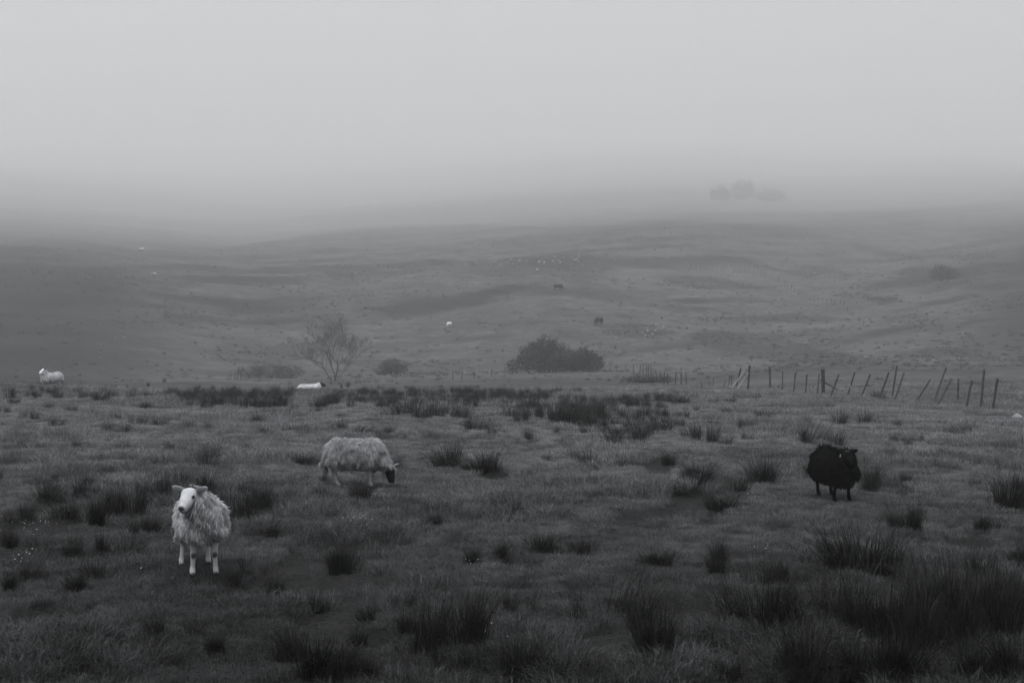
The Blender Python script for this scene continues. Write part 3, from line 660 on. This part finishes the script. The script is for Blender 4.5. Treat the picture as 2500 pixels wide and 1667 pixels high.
# the white-faced sheep in front, looking to the left
x, d, z = hit(501, 1414)
near_sheep, hf = make_sheep('white-faced cream sheep with ragged fleece standing nearest, looking left', (x - 0.10, d + 0.27, gz(x, d + 0.2)), (0.30, -0.95),
    dict(poll=(0.43, -0.16, 0.875), nose_dir=(0.70, -0.40, -0.46), coat=0.34, face=0.43, nose=0.02, leg=0.42, hoof=0.03, knee=0.04, ear_col=0.22, inner=0.05, front=((0.02, 0.03), (-0.01, -0.02)), hind=((0.0, 0.0), (0.02, -0.08)), bulk=1.02, head=1.02, lift=0.035, vr=0.88),
    locks=17000, length=0.085, width=0.0085, res=0.011, seed=3, clump=0.75)
# the shaggy dark-faced sheep grazing side-on
x, d, z = hit(862, 1188)
graz, hf = make_sheep('shaggy grey-white sheep with black face grazing side-on', (x + 0.03, d, gz(x, d)), (0.985, -0.17),
    dict(poll=(0.59, 0.0, 0.31), nose_dir=(0.26, -0.10, -0.96), coat=0.24, face=0.010, nose=0.008, leg=0.26, hoof=0.03, ear_col=0.30, ears='side', front=((-0.02, 0.0), (0.03, 0.0)), hind=((-0.06, 0.0), (0.05, 0.0)), bulk=1.06, head=1.0),
    locks=15000, length=0.10, width=0.009, res=0.012, seed=5, clump=0.55)
graz.scale = (0.93, 0.93, 0.93)
# the black sheep
x, d, z = hit(2044, 1222)
black, hf = make_sheep('black sheep with thick coat facing the camera on the right', (x + 0.0, d + 0.22, gz(x, d + .2)), (0.21, -0.98),
    dict(poll=(0.37, 0.04, 0.70), nose_dir=(0.80, 0.02, -0.60), coat=0.0045, face=0.004, nose=0.003, leg=0.004, hoof=0.004, ear_col=0.004, front=((0.02, 0.02), (0.0, -0.02)), hind=((-0.05, 0.02), (0.03, -0.02)), bulk=1.08, head=0.95, lift=-0.05, vr=1.12),
    locks=11000, length=0.085, width=0.010, res=0.012, seed=9, clump=0.35)
black.scale = (0.95, 0.95, 0.95)
t = Tubes(); e0 = hf[0] + hf[2] * -0.12 + hf[3] * 0.045
t.add([e0, e0 + np.array((0.004, -0.004, -0.03)), e0 + np.array((0.006, -0.008, -0.055))], [0.002, 0.007, 0.006], 4)
obj('ear_tag', t.mesh('ear_tag'), M['tagm'], black)
for sy in (1, -1): horn(black, hf[0] + hf[3] * 0.05 - hf[1] * 0.02, hf[2], hf[1], hf[3], sy, 0.35)
# the sheep on the crest at far left
d = 63.0; x = (127 - CX) / F_PX * d
crest, hf = make_sheep('pale sheep with dark ears standing on the crest at far left', (x, d, gz(x, d)), (-0.72, -0.69),
    dict(poll=(0.42, 0.02, 0.88), nose_dir=(0.80, 0.10, -0.55), coat=0.40, face=0.6, nose=0.02, leg=0.2, hoof=0.02, ear_col=0.03, bulk=1.08, head=1.05), locks=1800, length=0.06, width=0.03, res=0.016, seed=11, clump=0.4)
# the sheep lying behind the rushes on the crest
D = 60.0; x = (755 - CX) / F_PX * D
lying, hf = make_sheep('cream sheep with dark head lying half hidden behind the crest rushes', (x, D, CAM_Z - (937 - HY) / F_PX * D - 0.56), (0.97, 0.24),
    dict(poll=(0.50, 0.0, 0.55), nose_dir=(0.95, 0.0, -0.30), coat=0.5, face=0.04, nose=0.3, leg=0.2, hoof=0.03, ear_col=0.03, pose='lie', bulk=1.05), locks=1500, length=0.05, width=0.03, res=0.016, seed=13, clump=0.3)
# the tiny sheep far up the hill
x, d, z = hit(1097, 798, 150)
far_sheep, hf = make_sheep('tiny white sheep grazing far off on the open hillside', (x, d, z), (-0.6, -0.8),
    dict(poll=(0.60, 0.0, 0.35), nose_dir=(0.30, -0.10, -0.95), coat=0.7, face=0.6, nose=0.1, leg=0.5, hoof=0.05, bulk=1.1), locks=0, res=0.02, eyes=False)
far_sheep.scale = (1.15, 1.15, 1.15)

# ------------------------------------------------------------------ cattle on the hill
def make_cow(label, loc, heading):
    rz = math.atan2(heading[1], heading[0]); root = empty('cow', loc, rz); tag(root, label, 'cow', 'black cattle on the hillside')
    I3 = np.eye(3); c = 0.010; pr = [('e', (0, 0, 0.92), (0.85, 0.33, 0.36), I3, c, 0, 0.12), ('e', (-0.55, 0, 0.98), (0.34, 0.30, 0.34), I3, c, 0, 0.12), ('e', (0.50, 0, 0.97), (0.36, 0.29, 0.37), I3, c, 0, 0.12),
         ('c', (0.68, 0, 1.02), (1.02, 0, 0.62), 0.24, 0.15, c, 0, 0.10), ('e', (1.06, 0, 0.50), (0.14, 0.12, 0.17), I3, c, 0, 0.05), ('c', (1.07, 0, 0.48), (1.17, 0, 0.20), 0.11, 0.075, c, 0, 0.04)]
    for sy in (1, -1):
        pr += [('c', (0.50, 0.17 * sy, 0.75), (0.50, 0.17 * sy, 0.40), 0.14, 0.07, c, 0, 0.08), ('c', (0.50, 0.17 * sy, 0.40), (0.49 + 0.06 * sy, 0.17 * sy, 0.06), 0.065, 0.055, c, 0, 0.03),
               ('c', (-0.62, 0.18 * sy, 0.80), (-0.56, 0.18 * sy, 0.52), 0.18, 0.10, c, 0, 0.08), ('c', (-0.56, 0.18 * sy, 0.52), (-0.72, 0.18 * sy, 0.40), 0.09, 0.065, c, 0, 0.04), ('c', (-0.72, 0.18 * sy, 0.40), (-0.68 - 0.08 * sy, 0.18 * sy, 0.06), 0.06, 0.055, c, 0, 0.03)]
        ear(pr, np.array((1.0, 0.11 * sy, 0.60)), (-0.1, sy, -0.1), (1, 0, 0.3), c, (0.13, 0.06, 0.025))
    pr += [('c', (-0.86, 0, 1.08), (-0.92, 0, 0.5), 0.03, 0.02, c, 0, 0.03), ('c', (-0.92, 0, 0.5), (-0.91, 0, 0.38), 0.03, 0.04, c, 0, 0.02)]
    me, *_ = body_mesh('cow_body', pr, 0.035); obj('body', me, parent=root); return root
x, d, z = hit(1362, 709, 200); make_cow('black cow grazing sideways, the higher of the two on the hill', (x, d, z), (0.99, -0.1))
x, d, z = hit(1463, 793, 200); make_cow('black cow grazing above the dark bush, the lower of the two', (x, d, z), (-0.72, -0.69))

# ------------------------------------------------------------------ fences
def post_part(root, b, tpt, d, wpx, mat, knob=False, name='post'):
    B = np.array(at(b[0], b[1], d)); Tp = np.array(at(tpt[0], tpt[1], d)); Tp[1] += random.uniform(-.08, .08)
    ax = Tp - B; ln = np.linalg.norm(ax); ax /= ln; r = max(wpx * d / F_PX / 2, 0.018)
    t = Tubes(); n = 6; pts = [B - ax * 0.25]; rad = [r * 1.03]
    for i in range(n):
        f = i / (n - 1); pts.append(B + ax * ln * f + np.array((random.uniform(-.05, .05) * r * (5 if knob else 1), 0, 0))); rad.append(r * random.uniform(0.9, 1.08) * (random.uniform(.6, 1.4) if knob else 1))
    pts.append(Tp + ax * r * 0.25); rad.append(r * 0.7)
    t.add([p - np.array(root.location) for p in pts], rad, 7, shade=random.uniform(0.25, 0.75))
    o = obj(name, t.mesh(name, False), mat, root); return B, Tp
def px7(X, Y): return (1700 + X / 5.88, 860 + Y / 5.88)
def px8(X, Y): return (2100 + X / 5.88, 860 + Y / 5.88)
FENCE = [(px7, 75, 530, 78, 430, 14), (px7, 180, 480, 180, 405, 14), (px7, 245, 485, 250, 375, 16), (px7, 393, 495, 418, 420, 16), (px7, 463, 480, 477, 358, 14), (px7, 505, 480, 512, 368, 12), (px7, 570, 500, 635, 228, 26), (px7, 740, 532, 768, 188, 30),
         (px7, 1058, 532, 1056, 205, 34), (px7, 1235, 547, 1241, 273, 20), (px7, 1393, 582, 1425, 288, 24), (px7, 1567, 592, 1587, 318, 21), (px7, 1733, 622, 1757, 308, 21), (px7, 1820, 590, 1812, 250, 60), (px7, 1925, 642, 2040, 318, 22), (px7, 2165, 642, 2270, 288, 24),
         (px8, 20, 632, 150, 318, 26), (px8, 285, 640, 405, 288, 26), (px8, 455, 655, 525, 198, 28), (px8, 495, 682, 635, 293, 26), (px8, 790, 722, 1005, 393, 27), (px8, 1045, 745, 1235, 223, 31), (px8, 1090, 797, 1325, 378, 29), (px8, 1400, 730, 1415, 378, 24), (px8, 1520, 812, 1600, 403, 34), (px8, 1730, 805, 1783, 253, 37), (px8, 1895, 862, 1975, 378, 36)]
def build_fence():
    b0 = px8(1045, 745); x, d, z = hit(*b0); root = empty('post_fence', (x, d, z))
    tag(root, 'broken fence of dark leaning wooden posts along the right of the field', 'fence')
    ends = []
    for f, a, b, c, e, w in FENCE:
        B, T = f(a, b), f(c, e); dd = hit(B[0], B[1], 15)[1]
        ends.append(post_part(root, B, T, dd, w / 5.88, M['post'], knob=(a == 1400)))
    for (f, a, b, c, e, w, m) in ((px7, 510, 502, 695, 272, 20, M['pale_wood']), (px7, 590, 527, 745, 298, 18, M['pale_wood']), (px7, 1845, 433, 2062, 557, 22, M['post']), (px7, 2230, 642, 2205, 458, 20, M['pale_wood'])):
        B, T = f(a, b), f(c, e); lowest = B if B[1] > T[1] else T; dd = hit(lowest[0], max(lowest[1], 948), 15)[1] - 0.12
        post_part(root, B, T, dd, w / 5.88, m, name='brace')
    for fr in (0.45, 0.85):                                     # two slack strands of wire, stapled post to post
        t = Tubes(); pts = []
        for B, T in ends:
            pts.append(B + (T - B) * fr + np.array((0, -0.03, 0)))
        full = []
        for a, b in zip(pts[:-1], pts[1:]): full += [a, (a + b) / 2 + np.array((0, 0, -0.06))]
        full.append(pts[-1]); t.add([p - np.array(root.location) for p in full], [0.002] * len(full), 3)
        obj('wire', t.mesh('wire', False), M['wire'], root)
build_fence()
def small_fence(label, posts, dmin=60.0, w=1.6, wobble=0.6, name='post_fence', pale=()):
    pts = []
    for i, (px, py, h) in enumerate(posts): pts.append(hit(px, py, dmin))
    root = empty(name, pts[0]); tag(root, label, 'fence')
    for i, ((px, py, h), (x, d, z)) in enumerate(zip(posts, pts)):
        hm = max(0.8, min(h * d / F_PX, 1.9)); r = max(0.045, w * d / F_PX / 2)
        l = random.uniform(-.08, .08) * wobble; t = Tubes(); P = np.array((x, d, z)) - np.array(pts[0])
        t.add([P + np.array((0, 0, -.3)), P + np.array((l * .5, 0, hm * .5)), P + np.array((l, 0, hm))], [r, r * .95, r * .85], 6, shade=random.uniform(.3, .7))
        obj('post', t.mesh('post', False), M['pale_wood' if i in pale else 'post'], root)
    return root
q = lambda X, Y, H: (1100 + X / 3.36, 780 + Y / 3.36, H / 3.36)
small_fence('fence of thin posts running past the big dark bush', [q(18, 495, 55), q(92, 490, 40), q(190, 480, 60), q(335, 465, 45), q(445, 455, 65), q(650, 438, 50), q(830, 435, 50), q(965, 432, 45), q(1080, 428, 40), q(1200, 425, 45), q(1305, 425, 60), q(1362, 420, 55), q(1440, 425, 55), q(1500, 430, 60)], 120, pale=(5, 6))
small_fence('cluster of dark fence posts where two fences meet in the dip', [q(1555, 455, 80), q(1580, 458, 90), q(1607, 462, 95), q(1622, 460, 85), q(1640, 465, 95), q(1650, 470, 70), q(1688, 490, 75), q(1722, 510, 60), q(1750, 530, 70), q(1782, 535, 65), q(1845, 530, 40), q(1890, 530, 45), q(1935, 535, 40)], 95, w=1.8)
q1 = lambda X, Y, H: (500 + X / 3.92, 740 + Y / 3.92, H / 3.92)
small_fence('four dark posts on the low mound left of the bare tree', [q1(250, 732, 85), q1(287, 736, 75), q1(318, 740, 80), q1(345, 745, 75)], 95, w=2.2)
q3 = lambda X, Y, H: (1550 + X / 2.476, 420 + Y / 2.476, H / 2.476)
small_fence('thin line of posts stepping down the misty hill on the right', [q3(*p) for p in ((180, 345, 22), (215, 380, 22), (250, 430, 24), (280, 480, 24), (310, 520, 24), (340, 560, 24), (370, 585, 26), (395, 592, 26), (420, 597, 26), (445, 600, 26), (470, 602, 26), (495, 604, 26), (520, 605, 26), (545, 607, 26), (600, 608, 26), (640, 610, 26), (665, 612, 26), (690, 613, 26), (715, 615, 26), (740, 618, 28), (765, 622, 28), (790, 628, 28), (830, 645, 28), (865, 665, 28), (905, 690, 30), (925, 703, 30), (945, 715, 32), (968, 730, 32), (990, 743, 32), (1012, 757, 34), (1035, 770, 34), (1060, 780, 34), (1085, 788, 34), (1112, 794, 34), (1135, 796, 34), (1160, 798, 36), (1186, 800, 34), (1210, 800, 32), (1240, 802, 32), (1262, 810, 34), (1285, 840, 34), (1315, 872, 36), (1350, 905, 36), (1383, 930, 36))], 180, w=1.3)

# ------------------------------------------------------------------ scrub and trees
def leaf_mass(lobes, n, size, seed, dens=1.0):
    """leaves in clumps on the outer part of several lobes"""
    rg = np.random.default_rng(seed); C = []
    vol = np.array([l[3] * l[4] * l[5] for l in lobes]) ** 0.7; vol /= vol.sum()
    for l, v in zip(lobes, vol):
        k = int(n * v / 14) + 1
        dirs = rg.normal(0, 1, (k, 3)); dirs /= np.linalg.norm(dirs, axis=1, keepdims=True)
        rr = rg.uniform(0.45, 1.0, (k, 1)) ** 0.5 * (1 + 0.16 * rg.normal(0, 1, (k, 1)))
        cc = np.array(l[:3]) + dirs * rr * np.array(l[3:6]); cc = cc[cc[:, 2] > 0.05]
        for c in cc: C.append((c, rg.uniform(0, 1)))
    V = []; Q = []; S = []
    for c, s0 in C:
        m = 14
        off = rg.normal(0, size * 1.3, (m, 3)); a = rg.normal(0, 1, (m, 3)); a /= np.linalg.norm(a, axis=1, keepdims=True)
        b = np.cross(a, rg.normal(0, 1, (m, 3))); b /= np.linalg.norm(b, axis=1, keepdims=True)
        for j in range(m):
            p = c + off[j]; sz = size * rg.uniform(.5, 1.1); k = len(V)
            V += [p - a[j] * sz, p + b[j] * sz * .45, p + a[j] * sz, p - b[j] * sz * .45]; Q.append((k, k + 1, k + 2, k + 3))
            S += [np.clip(s0 * .6 + rg.uniform(0, .4), 0, 1)] * 4
    return mesh_data('crown', V, [Q], {'shade': S}, False)
def bush(name, label, px, py, w, h, lobes, dmin=60, n=6000, leaf=0.16, seed=1, group=None, cat='bush', d_fix=None, mat='leaf'):
    if d_fix: x = (px - CX) / F_PX * d_fix; d = d_fix; z = gz(x, d)
    else: x, d, z = hit(px, py, dmin)
    s = d / F_PX; root = empty(name, (x, d, z)); tag(root, label, cat, group)
    W, H = w * s, h * s
    lb = [(a * W, b * W * .6, c * H, ra * W, ra * W * .8, rc * H) for a, b, c, ra, rc in lobes]
    obj('crown', leaf_mass(lb, n, leaf, seed), M[mat], root)
    t = Tubes(); rg = random.Random(seed)
    for l in lb:
        bx = l[0] * 0.5
        for k in range(3):
            tx, ty, tz = l[0] + rg.uniform(-.5, .5) * l[3], l[1] + rg.uniform(-.5, .5) * l[4], l[2] + rg.uniform(-.1, .5) * l[5]
            t.add([(bx + rg.uniform(-.2, .2), rg.uniform(-.2, .2), -.3), ((bx + tx) / 2 + rg.uniform(-.2, .2), ty / 2, tz * .5), (tx, ty, tz)], [0.018 * H + .03, 0.012 * H + .02, 0.008], 6)
    obj('trunk', t.mesh('trunk'), M['bark'], root); return root
bush('bush', 'big dark domed bush in the valley below the cattle', 1335, 912, 190, 86, [(-.03, 0, .72, .17, .30), (-.16, .05, .48, .2, .34), (.16, 0, .48, .2, .32), (-.38, 0, .18, .13, .2), (.32, 0, .25, .14, .22), (.0, -.05, .28, .32, .3)], 180, 20000, 0.12, 21)
bush('bush', 'smaller dark bush joined to the right side of the domed bush', 1425, 910, 95, 62, [(0, 0, .58, .28, .38), (.25, 0, .35, .26, .34), (-.2, 0, .35, .3, .34)], 180, 10000, 0.12, 22)
bush('bush', 'low thorny bush to the right of the bare tree', 955, 936, 80, 42, [(0, 0, .55, .3, .4), (.25, 0, .35, .26, .3), (-.28, 0, .3, .24, .28)], 110, 6000, 0.09, 23, d_fix=185.0, mat='leaf_hazed')
bush('bush', 'low dark scrub between the bare tree and the mound posts', 660, 938, 150, 38, [(-.3, 0, .45, .24, .4), (0, 0, .5, .26, .45), (.3, 0, .4, .24, .4)], 120, 9000, 0.09, 24, d_fix=185.0, mat='leaf_hazed')
bush('bush', 'dark scrub around the cluster of fence posts', 1585, 934, 120, 15, [(-.2, 0, .4, .3, .5), (.2, 0, .5, .3, .5)], 90, 4500, 0.08, 26, mat='leaf_hazed')
bush('bush', 'round dark bush on the misty right-hand ridge', 2300, 682, 84, 34, [(0, 0, .5, .34, .46), (.25, 0, .35, .24, .34)], 250, 6000, 0.2, 27, mat='leaf_hazed')
for i, (px, py, w, h, lab) in enumerate(((1758, 490, 56, 34, 'faint tree fading into the fog, leftmost of three'), (1812, 488, 74, 52, 'tallest faint tree in the fog, middle of three'), (1882, 492, 96, 30, 'faint tree fading into the fog, rightmost of three'))):
    bush('tree', lab, px, py, w, h, [(0, 0, .66, .22, .32), (-.24, 0, .42, .20, .34), (.22, 0, .48, .2, .36), (.05, .1, .28, .34, .3)], 640, 4000, 0.45, 30 + i, 'trees fading into the fog', 'tree', mat='leaf_hazed')

def bare_tree(label, px, d, w, h, seed):
    rg = random.Random(seed); x = (px - CX) / F_PX * d; z = gz(x, d); root = empty('bare_tree', (x, d, z)); tag(root, label, 'tree')
    H = h * d / F_PX; limb = Tubes(); twig = Tubes()
    def grow(p, dr, ln, r, lev):
        pts = [p]; q = p.copy(); v = dr.copy()
        for k in range(3 if lev < 4 else 1):
            v = v + np.array([rg.gauss(0, .12), rg.gauss(0, .12), rg.gauss(0.04, .08)]); v /= np.linalg.norm(v); q = q + v * ln / (3 if lev < 4 else 1); pts.append(q.copy())
        tgt = limb if lev < 3 else twig
        tgt.add(pts, [r, r * .85, r * .72, r * .6][:len(pts)], 5 if lev < 3 else 3, cap=False, shade=rg.random())
        if lev >= 6: return
        for k in range(3 if lev < 2 else rg.choice((2, 3, 3))):
            f = rg.uniform(.45, 1.0); bp = pts[-2] + (pts[-1] - pts[-2]) * f if lev >= 4 else pts[1] + (pts[3] - pts[1]) * f
            a = np.array([rg.gauss(0, 1), rg.gauss(0, 1), rg.gauss(.25, .5)]); a -= v * (a @ v); a /= np.linalg.norm(a); sp = rg.uniform(.35, .8)
            nd = v * math.cos(sp) + a * math.sin(sp); grow(bp, nd, ln * rg.uniform(.62, .82), max(r * .56, .009), lev + 1)
    for k in range(6):
        a = k * 2.4 + .4; lean = (.10, .75, .55, .95, .4, .8)[k]
        grow(np.array([math.cos(a) * .15, math.sin(a) * .12, -.2]), np.array([math.cos(a) * lean, math.sin(a) * lean, 1.0]), H * (.26 if k < 3 else .2), .10 - .012 * k, 0)
    obj('trunk', limb.mesh('trunk'), M['bark'], root); obj('crown', twig.mesh('crown', False), M['twig'], root); tag(root.children[-1], kind='stuff')
    return root
bare_tree('tall leafless tree with spreading twigs behind the lying sheep', 815, 165.0, 180, 250, 5)

# ------------------------------------------------------------------ stones
def rock_geo(rg, r, flat=0.7):
    u = np.array([(a, b, c) for a in (-1, 0, 1) for b in (-1, 0, 1) for c in (-1, 0, 1) if (a, b, c) != (0, 0, 0)], float)
    u /= np.linalg.norm(u, axis=1, keepdims=True)
    v = u * r * rg.uniform(.65, 1.2, (len(u), 1)) * np.array((1, .9, flat))
    return v
def hull_faces(v):
    import bmesh
    bm = bmesh.new()
    vs_ = [bm.verts.new(p) for p in v]; bmesh.ops.convex_hull(bm, input=vs_); bm.verts.ensure_lookup_table()
    loose = [q for q in bm.verts if not q.link_faces]
    for q in loose: bm.verts.remove(q)
    bm.verts.index_update(); V = np.array([q.co[:] for q in bm.verts]); T = np.array([[w.index for w in f.verts] for f in bm.faces if len(f.verts) == 3]); bm.free(); return V, T
RG = np.random.default_rng(77); ROCKS = [hull_faces(rock_geo(RG, 1.0)) for _ in range(8)]
def stones(name, label, spots, dmin):
    V = []; T = []; S = []; n = 0
    for (x, d, z, r) in spots:
        v, t = ROCKS[RG.integers(0, 8)]; a = RG.uniform(0, 6.28); c, s = math.cos(a), math.sin(a)
        w = np.stack([v[:, 0] * c - v[:, 1] * s, v[:, 0] * s + v[:, 1] * c, v[:, 2]], 1) * r + np.array((x, d, z + r * .2))
        V.append(w); T.append(t + n); n += len(w); S += [RG.uniform(0, 1)] * len(w)
    o = obj(name, mesh_data(name, np.concatenate(V), [np.concatenate(T)], {'shade': S}, False), M['stone']); return tag(o, label, 'stones', kind='stuff')
spots = []
for (px, py, w, h, n, r0, r1) in ((1290, 640, 300, 34, 110, .3, .9), (1400, 630, 200, 30, 40, .3, .8), (1700, 690, 200, 26, 26, .2, .6), (1990, 668, 160, 16, 24, .3, .7), (1600, 808, 130, 34, 36, .2, .55), (1575, 822, 60, 12, 14, .3, .5), (1820, 782, 60, 20, 12, .25, .5), (1740, 772, 90, 22, 12, .2, .4), (1500, 828, 60, 14, 10, .2, .5), (1612, 710, 20, 6, 3, .4, .7), (1800, 880, 160, 26, 7, .2, .32), (2110, 872, 18, 8, 4, .3, .5), (2340, 875, 60, 8, 6, .2, .4), (270, 830, 160, 70, 22, .15, .4), (370, 770, 120, 80, 14, .15, .4), (1450, 590, 260, 16, 30, .3, .8), (1750, 672, 200, 10, 20, .25, .5), (860, 666, 40, 8, 6, .4, .8)):
    for x, d, z in hit_many(px + RNG.normal(0, w / 4, n // 2 + 1), py + RNG.normal(0, h / 4, n // 2 + 1), 150): spots.append((x, d, z, 0.5 * random.uniform(r0, r1)))
stones('stones', 'scattered pale stones and small outcrops on the hillside', spots, 150)
def boulder(label, px, py, wpx, dmin, flat=.8):
    x, d, z = hit(px, py, dmin); r = wpx / 2 * d / F_PX; v, t = hull_faces(rock_geo(RG, r, flat))
    o = obj('boulder', mesh_data('boulder', v, [t], {'shade': np.full(len(v), .7)}, False), M['stone'], loc=(x, d, z + r * .3)); return tag(o, label, 'boulder')
boulder('pale boulder in the grass at the far right edge near the fence', 2483, 1022, 26, 15, .7)
boulder('large pale rock high in the fog on the left hill', 345, 612, 17, 150)
boulder('small pale rock below the larger one on the left hill', 376, 672, 14, 150)
boulder('small white stone at the foot of the fence braces', 1783, 947, 9, 15)
boulder('small white stone on the crest left of the lying sheep', 555, 988, 8, 15)
boulder('small white stone in the grass right of the black sheep', 2385, 1100, 9, 15)
# low heather and bracken lumps on the dark banks
def build_scrub():
    rg = np.random.default_rng(5); pts = []
    for (px, py, w, h, s) in PATCHES:
        if px < 300 or px > 2400 or h > 120 or h < 14: continue
        k = int(14 + w * h / 260); pts.append(np.stack([px + rg.normal(0, w / 4, k), py + rg.normal(0, h / 4, k)], 1))
    pts.append(np.stack([rg.uniform(300, 2480, 20), rg.uniform(600, 900, 20)], 1))
    pts = np.concatenate(pts); pts = hit_many(pts[:, 0], pts[:, 1], 150) - np.array((0, 0, .05)); pts = pts[pts[:, 1] > 140]
    protos = [leaf_mass([(0, 0, .25, .55, .5, .32), (.4, .1, .2, .4, .35, .25)], 160, 0.12, 200 + i) for i in range(5)]
    n = len(pts); o = geo_scatter('heather', pts, rg.uniform(0, 6.28, n), rg.uniform(.2, .55, n), rg.integers(0, 5, n), protos, M['scrub'])
    tag(o, 'dark heather and bracken tufts on the far hillside', 'heather')
build_scrub()
def build_tussocks():
    rg = np.random.default_rng(15); n = 12000
    t = rg.uniform(-0.40, 0.40, n); d = np.exp(rg.uniform(math.log(62), math.log(560), n))
    x = d * t; keep = (fbm(x * 0.03, d * 0.05, 111, 4) + rg.normal(0, .25, n) > 0.02) & (rg.uniform(0, 1, n) < 0.12 + 0.88 * smooth(95, 210, d)); x, d = x[keep], d[keep]; n = len(x)
    protos = [leaf_mass([(0, 0, .14, .5, .45, .2), (.35, .1, .1, .35, .3, .16)], 110, 0.10, 230 + i) for i in range(5)]
    o = geo_scatter('moor_grass', np.stack([x, d, ground_z(x, d) - .04], 1), rg.uniform(0, 6.28, n), rg.uniform(.35, 1.0, n) * (0.55 + 0.45 * smooth(90, 220, d)), rg.integers(0, 5, n), protos, M['tussock'])
    tag(o, 'rough moor grass tussocks over the valley and hillside', 'grass')
build_tussocks()
# tiny white flowers in the near grass
def build_flowers():
    V = []; T = []; n = 0; rg = np.random.default_rng(8)
    for (px, py, w, h, k) in ((60, 1290, 130, 40, 22), (60, 1370, 120, 40, 14), (860, 1280, 90, 24, 26), (370, 1400, 60, 20, 3), (1150, 1380, 60, 20, 6), (1850, 1350, 60, 6, 6), (1850, 1217, 80, 10, 4), (1200, 1560, 100, 60, 5), (190, 1110, 60, 20, 5), (520, 1260, 300, 60, 8), (1150, 1060, 300, 60, 7), (1700, 1140, 60, 20, 5)):
        for _ in range(k):
            x, d, z = hit(px + rg.normal(0, w / 4), py + rg.normal(0, h / 4)); r = rg.uniform(.005, .011); c = np.array((x, d, z + rg.uniform(.05, .10)))
            ring = [c + r * np.array((math.cos(a), math.sin(a), .35 + .2 * math.sin(2 * a))) for a in np.linspace(0, 6.28, 7)[:-1]]
            V += [c] + ring; T += [(n, n + 1 + i, n + 1 + (i + 1) % 6) for i in range(6)]; n += 7
    o = obj('wildflowers', mesh_data('wildflowers', V, [T], {'shade': np.full(n, .6)}, False), M['petal']); tag(o, 'tiny white flowers dotted in the near grass', 'flowers', kind='stuff')
build_flowers()

# ------------------------------------------------------------------ haze: one even box of air round camera and hills
def build_haze():
    m = bpy.data.materials.new('hill fog'); m.use_nodes = True; m.node_tree.nodes.clear()
    p = N(m, 'ShaderNodeVolumePrincipled'); p.inputs['Color'].default_value = (0.84, 0.845, 0.85, 1); p.inputs['Density'].default_value = HAZE_DENSITY; p.inputs['Anisotropy'].default_value = HAZE_ANISO
    out = N(m, 'ShaderNodeOutputMaterial'); L(m, p.outputs[0], out.inputs['Volume'])
    def zs(n):
        me = bpy.data.objects[n].data; a = np.zeros(len(me.vertices) * 3, np.float32); me.vertices.foreach_get('co', a); return a[2::3]
    zmin = float(min(zs('pasture').min(), zs('hillside').min())) - 1.5; zmax = float(zs('hillside').max()) + 12
    s = 2850; V = [(x, y, z) for z in (zmin, zmax) for y in (-s, s) for x in (-s, s)]
    Q = [(0, 2, 3, 1), (4, 5, 7, 6), (0, 1, 5, 4), (2, 6, 7, 3), (0, 4, 6, 2), (1, 3, 7, 5)]
    o = obj('haze', mesh_data('haze', V, [np.array(Q)], None, False), m); tag(o, 'pale hill fog filling the air over field and hills', 'fog', kind='stuff')
    print('haze z', zmin, zmax)
def build_cloud():
    """the cloud sitting on the hill tops, with a gently uneven underside"""
    m = bpy.data.materials.new('low cloud'); m.use_nodes = True; m.node_tree.nodes.clear()
    p = N(m, 'ShaderNodeVolumePrincipled'); p.inputs['Color'].default_value = (0.84, 0.845, 0.85, 1); p.inputs['Density'].default_value = CLOUD_DENSITY; p.inputs['Anisotropy'].default_value = HAZE_ANISO
    out = N(m, 'ShaderNodeOutputMaterial'); L(m, p.outputs[0], out.inputs['Volume'])
    zt = CLOUD_TOP
    n = 150; g = np.linspace(-1, 1, n); g = np.sign(g) * np.abs(g) ** 1.8 * 2800
    X, Y = np.meshgrid(g, g); Z = CLOUD_BASE + 9 * np.tanh(X.ravel() / 170.0) + 13 * fbm(X.ravel() * 0.0045, Y.ravel() * 0.0045, 301, 4)
    lo = np.stack([X.ravel(), Y.ravel(), Z], 1); hi = lo.copy(); hi[:, 2] = zt
    I = np.arange(n * n).reshape(n, n); q = np.stack([I[:-1, :-1], I[:-1, 1:], I[1:, 1:], I[1:, :-1]], -1).reshape(-1, 4)
    edge = np.concatenate([I[0, :], I[1:, -1], I[-1, :-1][::-1], I[1:-1, 0][::-1]]); e2 = np.roll(edge, -1); k = n * n
    side = np.stack([edge, e2, e2 + k, edge + k], 1)
    o = obj('low_cloud', mesh_data('low_cloud', np.concatenate([lo, hi]), [q[:, ::-1], q + k, side], None, False), m)
    tag(o, 'low cloud sitting on the tops of the hills', 'cloud', kind='stuff')
build_haze()
build_cloud()
